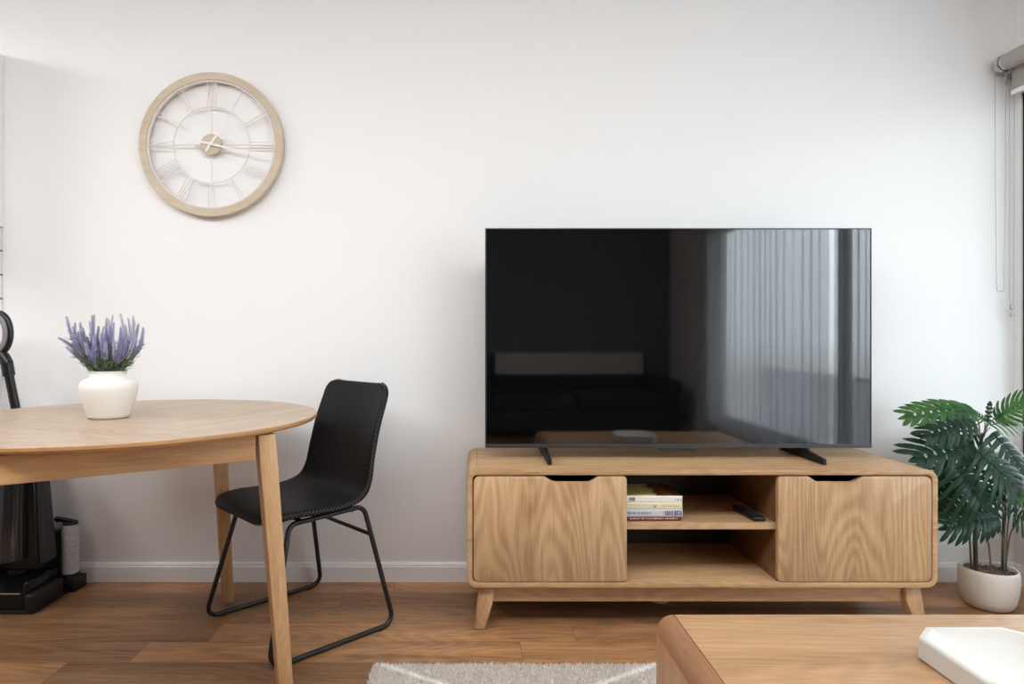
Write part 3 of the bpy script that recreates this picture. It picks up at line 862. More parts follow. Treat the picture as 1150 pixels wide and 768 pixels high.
# ------------------------------------------------------------------ chair
def chair():
    f = Vector((-.725, -.688, 0)).normalized()
    rz = math.atan2(f.y, f.x)                      # local +X forward, local -Y = towards the near (right) side
    t = thing('dining_chair', 'black leather-look bucket chair with wire sled base beside the round table', 'chair', (-.624, -.397, 0), rz)
    lea = plain('black_faux_leather', (.0045, .0042, .0042, 1), .5, spec=.22, bump=.1, bscale=260, var=.2, vscale=60)
    # shell profile: (x forward, z, half width, edge curl)
    ctl = [(.224, .424, .212, .000), (.207, .440, .216, .000), (.13, .449, .222, .002), (.02, .444, .226, .004), (-.07, .444, .226, .008), (-.140, .462, .222, .016), (-.183, .512, .217, .028), (-.205, .59, .212, .034),
           (-.228, .69, .208, .032), (-.25, .78, .204, .022), (-.264, .846, .200, .014)]
    def cat(i, s):
        P = [ctl[max(0, min(len(ctl) - 1, i + k))] for k in (-1, 0, 1, 2)]
        return [.5 * ((2 * P[1][c]) + (-P[0][c] + P[2][c]) * s + (2 * P[0][c] - 5 * P[1][c] + 4 * P[2][c] - P[3][c]) * s * s + (-P[0][c] + 3 * P[1][c] - 3 * P[2][c] + P[3][c]) * s ** 3) for c in range(4)]
    raw = [cat(i, k / 10) for i in range(len(ctl) - 1) for k in range(10)] + [list(ctl[-1])]
    acc = [0]
    for a, b_ in zip(raw, raw[1:]): acc.append(acc[-1] + math.hypot(b_[0] - a[0], b_[1] - a[1]))
    tot = acc[-1]
    NS, NT = 72, 24
    # denser sampling near the rounded ends
    ss = []
    for k in range(NS + 1):
        q = k / NS; ss.append(tot * (q - .07 * math.sin(2 * PI * q)))
    rows = []; nrm = []
    for s in ss:
        j = max(0, min(len(acc) - 2, next((i for i in range(len(acc) - 1) if acc[i + 1] >= s - 1e-9), len(acc) - 2)))
        q = (s - acc[j]) / max(acc[j + 1] - acc[j], 1e-9)
        x, z, hw, curl = [raw[j][c] + (raw[j + 1][c] - raw[j][c]) * q for c in range(4)]
        tx, tz = raw[j + 1][0] - raw[j][0], raw[j + 1][1] - raw[j][1]
        l = math.hypot(tx, tz); n = Vector((tz / l, 0, -tx / l))       # up on the seat, forward on the back
        R1, R2 = .075, .048
        if s < R1: hw = hw - R1 + math.sqrt(max(0, R1 * R1 - (R1 - s) ** 2))
        if tot - s < R2: hw = hw - R2 + math.sqrt(max(0, R2 * R2 - (R2 - (tot - s)) ** 2))
        row = []
        for k in range(NT + 1):
            tt = -1 + 2 * k / NT
            row.append(Vector((x, tt * hw, z)) + n * (curl * abs(tt) ** 2.6))
        rows.append(row); nrm.append(n)
    b = bmesh.new()
    V = [[b.verts.new(p) for p in r] for r in rows]
    for i in range(NS):
        for k in range(NT):
            b.faces.new((V[i][k], V[i + 1][k], V[i + 1][k + 1], V[i][k + 1]))
    o = obj('seat_shell', b, lea, t, world=False, ang=80)
    so = o.modifiers.new('thickness', 'SOLIDIFY'); so.thickness = .020; so.offset = 0
    # zigzag stitching along the rim
    border = [(rows[0][k], nrm[0]) for k in range(NT + 1)] + [(rows[i][NT], nrm[i]) for i in range(1, NS + 1)] + [(rows[NS][k], nrm[NS]) for k in range(NT - 1, -1, -1)] + [(rows[i][0], nrm[i]) for i in range(NS - 1, 0, -1)]
    cen = Vector((0, 0, 0))
    pts = []; carry = 0; step = .0065; sg = 1
    m = len(border)
    for i in range(m):
        p0, n0 = border[i]; p1, n1 = border[(i + 1) % m]
        seg = (p1 - p0).length
        if seg < 1e-6: continue
        tan = (p1 - p0).normalized(); out = tan.cross(n0).normalized()
        d = step - carry
        while d <= seg:
            p = p0.lerp(p1, d / seg)
            pts.append(p + n0 * .0062 * sg + out * .0012); sg = -sg; d += step
        carry = seg - (d - step)
    # make sure the offset points away from the shell
    mid_row = rows[NS // 2][NT // 2]
    b = bmesh.new(); tube(b, pts, .0010, 4, closed=False)
    obj('stitching', b, plain('grey_thread', (.15, .145, .14, 1), .7), o, world=False, smooth=False)
    # welded tube sled frame
    r = .0085
    for sd in (-1, 1):
        loop = [(.232, sd * .25, r), (-.238, sd * .25, r), (-.152, sd * .188, .425), (.132, sd * .188, .415)]
        b = bmesh.new(); tube(b, fillet(loop, .036, 7, closed=True), r, 12, closed=True)
        fr = obj('sled_frame', b, black_m, t, world=False)
        for sx in (.17, -.18):
            obj('glide', box((sx - .012, sd * .25 - .009, 0), (sx + .012, sd * .25 + .009, .006), .002), matte_black, fr, world=False)
    b = bmesh.new()
    q = .24
    tube(b, [(-.238 + .086 * .76, -.25 + .062 * .76, r + .416 * .76), (-.238 + .086 * .76, .25 - .062 * .76, r + .416 * .76)], .007, 10)
    obj('cross_bar', b, black_m, t, world=False)
    b = bmesh.new()
    tube(b, [(-.105, -.188, .418), (-.105, .188, .418)], .007, 8)
    obj('seat_support', b, black_m, t, world=False)
    b = bmesh.new(); tube(b, [(.085, -.188, .417), (.085, .188, .417)], .007, 8)
    obj('seat_support', b, black_m, t, world=False)
chair()

# ------------------------------------------------------------------ upright vacuum in its dock
def vacuum():
    dark = plain('gloss_black_plastic', (.007, .007, .008, 1), .26, spec=.35)
    grey = plain('slate_grey_plastic', (.035, .038, .042, 1), .4, spec=.3)
    lgrey = plain('mid_grey_grip', (.22, .22, .225, 1), .45)
    X0, X1 = -1.888, -1.640
    t = thing('floor_washer', 'black upright floor washer with loop handle standing left of the table', 'vacuum', (-1.76, -.22, .012))
    # floor head: wedge with a rounded nose
    b = bmesh.new()
    prism(b, [(-.318, .014), (-.135, .014), (-.135, .10), (-.20, .115), (-.285, .088), (-.318, .075)], X0 + .012, X1 - .012, 'X', bev=.008, seg=3)
    h = obj('floor_head', b, dark, t)
    b = bmesh.new(); bx(b, (X0 + .012, -.3225, .070), (X1 - .03, -.315, .074), .001)
    obj('trim_strip', b, plain('silver_trim', (.5, .5, .5, 1), .3, metal=.8), h, smooth=False)
    b = bmesh.new(); bx(b, (X1 - .035, -.305, .02), (X1 - .012 + .004, -.18, .108), .01, 3)
    obj('side_cap', b, dark, h)
    # neck between the head and the body
    b = bmesh.new(); tube(b, [(-1.765, -.19, .09), (-1.766, -.165, .16)], .04, 20)
    obj('neck', b, matte_black, t)
    # body: tapered tower leaning back a little and to the left
    def tower(x0b, x1b, x0t, x1t, y0b, y1b, y0t, y1t, zb, zt, bev=.012):
        b = bmesh.new()
        lo = [b.verts.new(p) for p in ((x0b, y0b, zb), (x1b, y0b, zb), (x1b, y1b, zb), (x0b, y1b, zb))]
        hi = [b.verts.new(p) for p in ((x0t, y0t, zt), (x1t, y0t, zt), (x1t, y1t, zt), (x0t, y1t, zt))]
        b.faces.new(lo[::-1]); b.faces.new(hi)
        for k in range(4): b.faces.new((lo[k], lo[(k + 1) % 4], hi[(k + 1) % 4], hi[k]))
        bmesh.ops.bevel(b, geom=list(b.edges), offset=bev, segments=3, profile=.5, affect='EDGES')
        return b
    obj('body', tower(-1.875, -1.668, -1.862, -1.705, -.225, -.13, -.20, -.125, .12, .60), dark, t)
    obj('side_panel', tower(-1.672, -1.645, -1.712, -1.687, -.215, -.145, -.19, -.14, .15, .58, .006), grey, t)
    m, nt, bs = newmat('smoked_clear_tank')
    bs.inputs['Base Color'].default_value = (.02, .022, .024, 1); bs.inputs['Roughness'].default_value = .06; bs.inputs['Coat Weight'].default_value = .5
    b = bmesh.new(); tube(b, [(-1.77, -.232, .17), (-1.775, -.215, .46)], [.056, .050], 28)
    tk = obj('dirty_water_tank', b, m, t)
    b = bmesh.new(); tube(b, [(-1.775, -.2152, .455), (-1.776, -.213, .475)], [.053, .05], 28)
    obj('tank_lid', b, lgrey, tk)
    # pole and loop handle
    b = bmesh.new(); tube(b, [(-1.758, -.165, .56), (-1.766, -.168, .62), (-1.79, -.175, .742), (-1.812, -.18, .87)], [.03, .018, .0165, .0165], 16)
    tube(b, [(-1.812, -.18, .868), (-1.820, -.181, .92)], .0215, 16)
    obj('pole', b, plastic_m, t)
    c = Vector((-1.863, -.183, 1.035)); up = Vector((-.30, 0, .954)).normalized(); sd = Vector((up.z, 0, -up.x))
    up = Vector((-.12, 0, .99)).normalized(); sd = Vector((up.z, 0, -up.x))
    def loopp(a, bb, n=40):
        out = []
        for k in range(n):
            an = 2 * PI * k / n
            q = math.sin(an); p = math.cos(an)
            out.append(c + sd * (a * math.copysign(abs(p) ** .8, p) * (1 if q > 0 else 1 - .22 * abs(q))) + up * (bb * math.copysign(abs(q) ** .8, q)))
        return out
    b = bmesh.new(); tube(b, loopp(.058, .079), .0125, 12, closed=True)
    hd = obj('handle', b, plastic_m, t)
    b = bmesh.new(); tube(b, [p + Vector((0, -.004, 0)) for p in loopp(.0465, .066)], .0130, 12, closed=True)
    obj('grip_lining', b, lgrey, hd)
    b = bmesh.new(); tube(b, [(-1.820, -.181, .918), (-1.832, -.182, .945), (-1.846, -.183, .965)], [.0225, .021, .014], 14)
    obj('handle_joint', b, plastic_m, t)
    # dock
    t2 = thing('charging_dock', 'low black charging dock under the floor washer with an upright post', 'dock', (-1.75, -.2, 0))
    b = bmesh.new(); bx(b, (X0 - .012, -.331, 0), (X1 + .026, -.125, .0125), .005, 2)
    bx(b, (X1 - .010, -.331, 0), (X1 + .026, -.15, .072), .010, 3)
    obj('tray', b, matte_black, t2)
    b = bmesh.new(); prism(b, [(-.128, .0), (-.06, 0), (-.06, .235), (-.10, .235), (-.128, .15)], -1.80, -1.674, 'X', bev=.005)
    obj('post', b, matte_black, t2)
    b = bmesh.new(); bx(b, (-1.685, -.125, 0), (-1.588, -.045, .052), .006, 2)
    obj('brush_holder', b, matte_black, t2)
    # spare brush
    cx, cy = -1.632, -.085
    t3 = thing('brush_roller', 'grey fluffy spare brush roller standing upright in the charging dock', 'brush', (cx, cy, .052))
    b = bmesh.new(); n, mz = 40, 40
    rings = []
    for j in range(mz + 1):
        z = .068 + (.262 - .068) * j / mz
        rings.append([b.verts.new((cx + (.0315 + .0022 * mnoise.noise(Vector((math.cos(2 * PI * k / n) * 6, math.sin(2 * PI * k / n) * 6, z * 160)))) * math.cos(2 * PI * k / n),
                                   cy + (.0315 + .0022 * mnoise.noise(Vector((math.cos(2 * PI * k / n) * 6, math.sin(2 * PI * k / n) * 6, z * 160)))) * math.sin(2 * PI * k / n), z)) for k in range(n)])
    for A, B in zip(rings, rings[1:]):
        for k in range(n): b.faces.new((A[k], A[(k + 1) % n], B[(k + 1) % n], B[k]))
    b.faces.new(rings[0][::-1]); b.faces.new(rings[-1])
    obj('fluffy_sleeve', b, plain('grey_microfibre', (.50, .50, .51, 1), .95, bump=.8, bscale=260, var=.45, vscale=120), t3)
    b = bmesh.new(); tube(b, [(cx, cy, .0523), (cx, cy, .068)], .035, 28)
    obj('collar', b, matte_black, t3)
    b = bmesh.new(); tube(b, [(cx, cy, .262), (cx, cy, .272)], [.029, .026], 24)
    prism(b, [(cx - .062, .283), (cx - .058, .291), (cx - .03, .285), (cx + .022, .276), (cx + .022, .268), (cx - .03, .272), (cx - .045, .276), (cx - .05, .270)], cy - .012, cy + .012, 'Y', bev=.002)
    obj('pull_tab', b, matte_black, t3, smooth=False)
vacuum()

# ------------------------------------------------------------------ rug
def rug():
    x0, x1, y0, y1 = -.304, 1.75, -.714, -2.35
    def lines_mat(name):
        m, nt, bs = newmat(name)
        L = nt.links.new
        def M(op, a, b_=None):
            n = N(nt, 'ShaderNodeMath', operation=op)
            for i, x in enumerate((a, b_)):
                if x is None: continue
                if isinstance(x, (int, float)): n.inputs[i].default_value = x
                else: L(x, n.inputs[i])
            return n.outputs[0]
        tc = N(nt, 'ShaderNodeTexCoord'); sp = N(nt, 'ShaderNodeSeparateXYZ'); L(tc.outputs['Object'], sp.inputs[0])
        X, Y = sp.outputs['X'], sp.outputs['Y']
        # diamond lattice of paler pile
        def fam(s):
            q = M('ADD', M('MULTIPLY', M('SUBTRACT', X, .14), .6 * s), Y)
            q = M('FRACT', M('DIVIDE', M('ADD', q, 1.226 + 5.2), .52))
            return M('LESS_THAN', M('ABSOLUTE', M('SUBTRACT', q, .5)), .022)
        ln = M('MAXIMUM', fam(1), fam(-1))
        nz = N(nt, 'ShaderNodeTexNoise'); nz.inputs['Scale'].default_value = 160; nz.inputs['Detail'].default_value = 4; L(tc.outputs['Object'], nz.inputs['Vector'])
        mx = N(nt, 'ShaderNodeMix', data_type='RGBA'); L(nz.outputs['Fac'], mx.inputs['Factor'])
        mx.inputs['A'].default_value = rgb(214, 205, 198); mx.inputs['B'].default_value = rgb(244, 239, 233)
        m2 = N(nt, 'ShaderNodeMix', data_type='RGBA'); L(ln, m2.inputs['Factor']); L(mx.outputs['Result'], m2.inputs['A']); m2.inputs['B'].default_value = rgb(252, 250, 247)
        L(m2.outputs['Result'], bs.inputs['Base Color']); bs.inputs['Roughness'].default_value = .95; bs.inputs['Specular IOR Level'].default_value = .1
        return m
    mat = lines_mat('cream_rug_pile')
    t = thing('rug', 'cream shaggy rug with a pale diamond pattern on the timber floor', 'rug', ((x0 + x1) / 2, (y0 + y1) / 2, 0))
    t.location = (0, 0, 0); PW[t.name] = Matrix.Identity(4)
    obj('backing', box((x0, y1, .0005), (x1, y0, .009), .004), mat, t, smooth=False)
    rng = np.random.default_rng(3)
    n1, n2 = 52000, 60000
    X = np.concatenate([rng.uniform(x0 - .002, 1.0, n1), rng.uniform(x0 - .002, x1 + .002, n2)])
    Y = np.concatenate([rng.uniform(-1.0, y0 + .002, n1), rng.uniform(y1 - .002, y0 + .002, n2)])
    n = len(X)
    a = rng.uniform(0, 2 * PI, n); h = rng.uniform(.007, .014, n); w = rng.uniform(.0016, .003, n)
    lx = rng.normal(0, .004, n); ly = rng.normal(0, .004, n)
    co = np.zeros((n, 3, 3), np.float32)
    co[:, 0] = np.stack([X - np.cos(a) * w, Y - np.sin(a) * w, np.full(n, .007)], 1)
    co[:, 1] = np.stack([X + np.cos(a) * w, Y + np.sin(a) * w, np.full(n, .007)], 1)
    co[:, 2] = np.stack([X + lx, Y + ly, .007 + h], 1)
    me = bpy.data.meshes.new('pile')
    me.vertices.add(n * 3); me.vertices.foreach_set('co', co.ravel())
    me.loops.add(n * 3); me.loops.foreach_set('vertex_index', np.arange(n * 3, dtype=np.int32))
    me.polygons.add(n); me.polygons.foreach_set('loop_start', np.arange(0, n * 3, 3, dtype=np.int32))
    me.update(calc_edges=True); me.validate()
    o = bpy.data.objects.new('pile', me); C.objects.link(o); o.parent = t; me.materials.append(mat)
    o['kind'] = 'stuff'
rug()

# ------------------------------------------------------------------ coffee table and tray
CTX0, CTX1, CTY1, CTY0, CTZ = .395, 1.60, -1.304, -1.93, .42
def coffee_table():
    t = thing('coffee_table', 'low oak coffee table with rounded edges in the foreground holding the white tray', 'coffee table', ((CTX0 + CTX1) / 2, (CTY0 + CTY1) / 2, 0))
    R, th = .038, .03
    b = bmesh.new()
    # flat top between the two rounded edge strips
    obj('tabletop', box((CTX0 + R + .0005, CTY0, CTZ - .024), (CTX1 - R - .0005, CTY1, CTZ), .0012), cof_x, t, smooth=False)
    seam = plain('dark_joint', rgb(84, 54, 34), .8)
    for s in (-1, 1):
        xe = CTX0 if s < 0 else CTX1
        def X(q): return xe - s * q
        # quarter-round strip along the depth, and the side panel below it
        O = [(X(R - R * math.sin(a * PI / 2 / 10)), CTZ - R + R * math.cos(a * PI / 2 / 10)) for a in range(11)]
        r2 = R - .024
        I = [(X(R - r2 * math.sin(a * PI / 2 / 6)), CTZ - R + r2 * math.cos(a * PI / 2 / 6)) for a in range(7)]
        b = bmesh.new(); prism(b, O + I[::-1], CTY0, CTY1, 'Y', bev=.001)
        obj('edge_strip', b, cof_y, t)
        b = bmesh.new(); bx(b, (min(X(0), X(.024)), CTY0, .06), (max(X(0), X(.024)), CTY1, CTZ - R - .0005), .001)
        obj('side_panel', b, cof_z, t, smooth=False)
        obj('joint_line', box((min(X(R - .0006), X(R + .0006)), CTY0, CTZ - .02), (max(X(R - .0006), X(R + .0006)), CTY1 - .001, CTZ + .0004)), seam, t, smooth=False)
    obj('lower_shelf', box((CTX0 + .024, CTY0 + .01, .12), (CTX1 - .024, CTY1 - .01, .14), .001), cof_x, t, smooth=False)
    for sx in (CTX0 + .05, CTX1 - .05):
        for sy in (CTY0 + .06, CTY1 - .06):
            b = bmesh.new(); bx(b, (sx - .045, sy - .02, .0214), (sx + .045, sy + .02, .0605), .004)
            obj('foot', b, cof_z, t, smooth=False)
coffee_table()
def tray():
    # chamfered square tray, shallow dish
    x0, x1, y1, y0 = .826, 1.056, 1.231 - D, .990 - D
    z0, z1 = CTZ + .0006, CTZ + .042
    cx, cy = (x0 + x1) / 2, (y0 + y1) / 2
    def octo(ins, ch, z):
        a0, a1, b0, b1 = x0 + ins, x1 - ins, y0 + ins, y1 - ins
        return [(a0 + ch, b0, z), (a1 - ch, b0, z), (a1, b0 + ch, z), (a1, b1 - ch, z), (a1 - ch, b1, z), (a0 + ch, b1, z), (a0, b1 - ch, z), (a0, b0 + ch, z)]
    prof = [(.004, .04, z0), (0, .042, z0 + .003), (0, .042, z1 - .004), (.002, .041, z1 - .001), (.005, .040, z1), (.011, .038, z1 - .0005), (.016, .036, z1 - .005), (.035, .034, z1 - .012), (.07, .02, z1 - .018), (.1, .008, z1 - .0195)]
    b = bmesh.new()
    rings = [[b.verts.new(p) for p in octo(*q)] for q in prof]
    for A, B in zip(rings, rings[1:]):
        for k in range(8): b.faces.new((A[k], A[(k + 1) % 8], B[(k + 1) % 8], B[k]))
    b.faces.new(rings[0][::-1]); b.faces.new(rings[-1])
    ver = [e for e in b.edges if abs((e.verts[0].co - e.verts[1].co).z) > 1e-5 and e.calc_length() < .2 and len(e.link_faces) == 2 and e.calc_face_angle(0) > .4]
    o = obj('tray', b, plain('white_tray', (.57, .545, .505, 1), .5, var=.02, bump=.05, bscale=90), ang=28)
    for v in o.data.vertices: v.co.x -= cx; v.co.y -= cy; v.co.z -= z0
    o.location = (cx, cy, z0)
    tag(o, 'white tray with cut corners lying on the coffee table', 'tray')
tray()

# ------------------------------------------------------------------ potted plant
PX, PY = 1.957, 2.434 - D
def plant():
    t = thing('potted_plant', 'split-leaf artificial plant in a speckled white pot right of the entertainment unit', 'plant', (PX, PY, 0))
    def pot_mat():
        m, nt, bs = newmat('speckled_stone_pot')
        tc = N(nt, 'ShaderNodeTexCoord')
        vo = N(nt, 'ShaderNodeTexNoise'); vo.inputs['Scale'].default_value = 170; vo.inputs['Detail'].default_value = 2; nt.links.new(tc.outputs['Object'], vo.inputs['Vector'])
        rp = N(nt, 'ShaderNodeValToRGB'); rp.color_ramp.elements[0].position = .27; rp.color_ramp.elements[0].color = rgb(176, 166, 158)
        rp.color_ramp.elements[1].position = .36; rp.color_ramp.elements[1].color = rgb(222, 216, 210)
        nt.links.new(vo.outputs['Fac'], rp.inputs['Fac']); nt.links.new(rp.outputs['Color'], bs.inputs['Base Color']); bs.inputs['Roughness'].default_value = .6
        return m
    prof = [(0, .0005), (.066, .0005), (.076, .006), (.086, .03), (.093, .065), (.0955, .10), (.0945, .13), (.093, .143), (.0905, .147), (.087, .1455), (.086, .138), (.086, .118), (0, .118)]
    b = bmesh.new(); lathe(b, prof, 64, (PX, PY, 0))
    obj('pot', b, pot_mat(), t, ang=50)
    # gravel / soil
    b = bmesh.new()
    rr = random.Random(5)
    lathe(b, [(0, .131), (.05, .130), (.0855, .127)], 40, (PX, PY, 0))
    for _ in range(190):
        a = rr.uniform(0, 2 * PI); r = .083 * math.sqrt(rr.random())
        mtx = Matrix.Translation((PX + r * math.cos(a), PY + r * math.sin(a), .131 + rr.uniform(0, .004))) @ Matrix.Rotation(rr.uniform(0, 6), 4, 'Z') @ Matrix.Diagonal((rr.uniform(.6, 1.4), rr.uniform(.6, 1.2), .7, 1))
        bmesh.ops.create_icosphere(b, subdivisions=1, radius=rr.uniform(.003, .006), matrix=mtx)
    so = obj('soil', b, plain('brown_gravel', rgb(104, 88, 74), .9, var=.5, vscale=80), t)
    so['kind'] = 'stuff'
    def leaf_mat(name, base, alt):
        m, nt, bs = newmat(name)
        tc = N(nt, 'ShaderNodeTexCoord'); nz = N(nt, 'ShaderNodeTexNoise'); nz.inputs['Scale'].default_value = 22; nz.inputs['Detail'].default_value = 3
        nt.links.new(tc.outputs['Object'], nz.inputs['Vector'])
        mx = N(nt, 'ShaderNodeMix', data_type='RGBA'); mx.inputs['A'].default_value = base; mx.inputs['B'].default_value = alt
        rp = N(nt, 'ShaderNodeValToRGB'); rp.color_ramp.elements[0].position = .4; rp.color_ramp.elements[1].position = .75
        nt.links.new(nz.outputs['Fac'], rp.inputs['Fac']); nt.links.new(rp.outputs['Color'], mx.inputs['Factor'])
        nt.links.new(mx.outputs['Result'], bs.inputs['Base Color']); bs.inputs['Roughness'].default_value = .40; bs.inputs['Specular IOR Level'].default_value = .28
        bs.inputs['Transmission Weight'].default_value = 0
        out = nt.nodes['Material Output']
        tl = N(nt, 'ShaderNodeBsdfTranslucent'); tl.inputs['Color'].default_value = (.10, .26, .05, 1)
        ms = N(nt, 'ShaderNodeMixShader'); ms.inputs['Fac'].default_value = .16
        nt.links.new(bs.outputs[0], ms.inputs[1]); nt.links.new(tl.outputs[0], ms.inputs[2]); nt.links.new(ms.outputs[0], out.inputs['Surface'])
        return m
    dk = leaf_mat('dark_green_leaf', rgb(12, 34, 27), rgb(26, 64, 40))
    lt = leaf_mat('mid_green_leaf', rgb(34, 74, 36), rgb(76, 118, 54))
    stm = plain('brown_green_stem', rgb(92, 84, 56), .6, var=.3, vscale=40)
    dk_stem = plain('bark_stem', rgb(70, 60, 46), .8, var=.3, vscale=60)
    def at(u, v, d): return Vector(((u - U0) * d / F, d - D, H - (v - V0) * d / F))
    def leaf(base, tip, up, width, nl=8, arch=.10, fold=.25, mat=dk, droop=.35):
        base = Vector(base); tip = Vector(tip)
        ax = (tip - base); Ln = ax.length; ax = ax / Ln
        up = Vector(up); up = (up - ax * up.dot(ax)).normalized()
        sd = ax.cross(up)
        def rib(q): return base + ax * (Ln * q) + up * (arch * Ln * 4 * q * (1 - q))
        b = bmesh.new()
        tube(b, [rib(k / 12) + up * .0006 for k in range(13)], [.0022 * (1 - .75 * k / 12) for k in range(13)], 5)
        rr = random.Random(int(Ln * 1e5))
        sp = .90 / nl
        for sgn in (-1, 1):
            for i in range(nl):
                q = .0 + sp * (i + .5)
                pr = (math.sin(PI * min(1, (q + .20) / 1.30))) ** .7
                ll = width * .5 * pr * rr.uniform(.93, 1.07)
                al = math.radians(-6 + 60 * q + rr.uniform(-3, 3))
                dr = sd * sgn * math.cos(al) + ax * math.sin(al)
                p0 = rib(q)
                hwid = sp * Ln * .52
                rows = []
                K = 8
                for k in range(K + 1):
                    r = k / K
                    bend = ax * (ll * .30 * r * r)
                    c = p0 + dr * (ll * r) + up * (-droop * ll * r * r + fold * ll * r * (1 - r)) + bend
                    if r < .4: w = hwid * (1 - .20 * r / .4)
                    else: w = hwid * .80 * math.sqrt(max(0.0, 1 - ((r - .4) / .6) ** 2.2)) * (1 - .18 * math.exp(-((r - .5) / .1) ** 2))
                    tg = (dr + ax * .6 * r * .5).normalized()
                    along = (ax - tg * ax.dot(tg)).normalized()
                    cr = up * w * .30
                    rows.append((b.verts.new(c - along * w - cr), b.verts.new(c), b.verts.new(c + along * w - cr)))
                for A, B in zip(rows, rows[1:]):
                    b.faces.new((A[0], A[1], B[1], B[0])); b.faces.new((A[1], A[2], B[2], B[1]))
        # terminal lobe
        p0 = rib(.86); e = rib(1.0) + ax * Ln * .05 - up * Ln * .03
        w = sp * Ln * .55
        vs = [b.verts.new(x) for x in (p0, p0.lerp(e, .35) + sd * w * .8 - up * w * .2, p0.lerp(e, .7) + sd * w * .5 - up * w * .2, e, p0.lerp(e, .7) - sd * w * .5 - up * w * .2, p0.lerp(e, .35) - sd * w * .8 - up * w * .2, p0.lerp(e, .5) + up * .0005)]
        for i in range(6): b.faces.new((vs[i], vs[(i + 1) % 6], vs[6]))
        for v in b.verts:
            if v.co.z < .58 and v.co.y < -.02: v.co.x = max(v.co.x, 1.620 + .002 * rr.random())
            v.co.x = min(v.co.x, RX - .02); v.co.y = min(v.co.y, -.02)
        return obj('leaf', b, mat, t, ang=60)
    d0 = PY + D
    crown = at(1098, 500, d0)
    crown2 = at(1129, 560, d0 - .02)
    # list: base(u,v,dd) tip(u,v,dd) up width lobes arch mat
    Ls = [
        ((1094, 461, .0), (1012, 469, .02), (-.1, -.75, .65), .15, 9, .10, lt),
        ((1093, 472, -.03), (1036, 491, -.05), (-.1, -.70, .7), .15, 8, .08, dk),
        ((1094, 500, -.02), (1024, 517, -.05), (-.1, -.80, .6), .22, 7, .09, dk),
        ((1098, 507, -.10), (1142, 552, -.15), (.30, -.95, .25), .27, 7, .05, dk),
        ((1114, 486, -.04), (1150, 536, -.09), (.30, -.92, .35), .24, 7, .06, dk),
        ((1118, 470, .02), (1158, 449, -.06), (-.35, -.75, .6), .14, 8, .08, lt),
        ((1074, 520, -.08), (1102, 570, -.14), (-.15, -.97, .25), .26, 7, .06, dk),
        ((1120, 580, -.04), (1056, 594, -.06), (-.05, -.85, .5), .17, 9, .14, dk),
        ((1124, 553, .03), (1092, 562, .06), (0, -.7, .7), .14, 8, .10, dk),
        ((1132, 556, -.02), (1172, 562, -.04), (0, -.7, .7), .13, 8, .12, lt),
        ((1138, 578, .0), (1168, 592, -.03), (-.2, -.9, .5), .15, 8, .10, dk),
        ((1100, 488, .04), (1070, 503, .09), (-.1, -.7, .7), .17, 8, .10, dk),
        ((1078, 532, .02), (1056, 580, .02), (-.3, -.9, .3), .20, 8, .08, dk),
        ((1112, 478, .03), (1140, 474, .07), (0, -.6, .8), .14, 8, .10, lt),
        ((1106, 508, .05), (1122, 552, .07), (.2, -.95, .3), .20, 8, .08, dk),
        ((1064, 516, .05), (1044, 556, .06), (-.3, -.9, .3), .17, 8, .08, dk),
        ((1128, 520, .06), (1148, 566, .05), (.2, -.95, .3), .18, 8, .08, dk),
        ((1106, 472, .05), (1086, 462, .09), (.1, -.7, .7), .12, 7, .08, lt),
        ((1109, 474, -.01), (1112, 451, -.01), (-.6, -.8, 0), .025, 5, .05, dk),
    ]
    for (bu, bv, bd), (tu, tv, td), up, w, nl, ar, m in Ls:
        leaf(at(bu, bv, d0 + bd), at(tu, tv, d0 + td), up, w, nl, ar, .22, m)
    def stem(pts, r0, r1, mat=stm, name='stem'):
        pts = [Vector(p) for p in pts]
        out = []
        for i in range(len(pts) - 1):
            P = [pts[max(0, i - 1)], pts[i], pts[i + 1], pts[min(len(pts) - 1, i + 2)]]
            for k in range(6):
                s = k / 6
                out.append(.5 * ((2 * P[1]) + (-P[0] + P[2]) * s + (2 * P[0] - 5 * P[1] + 4 * P[2] - P[3]) * s * s + (-P[0] + 3 * P[1] - 3 * P[2] + P[3]) * s ** 3))
        out.append(pts[-1])
        n = len(out)
        b = bmesh.new(); tube(b, out, [r0 + (r1 - r0) * k / (n - 1) for k in range(n)], 8)
        obj(name, b, mat, t)
    g = .128
    def soil_at(u, d): return Vector(((u - U0) * d / F, d - D, g))
    # trunk with the crown of the tall cluster
    stem([soil_at(1096, d0 + .01), at(1095, 585, d0 + .01), at(1097, 540, d0), at(1101, 500, d0), at(1104, 486, d0)], .008, .005, dk_stem, 'trunk')
    stem([soil_at(1127, d0 - .01), at(1127, 600, d0 - .01), at(1129, 570, d0 - .01), at(1124, 530, d0), at(1110, 495, d0), ], .005, .004, dk_stem, 'trunk')
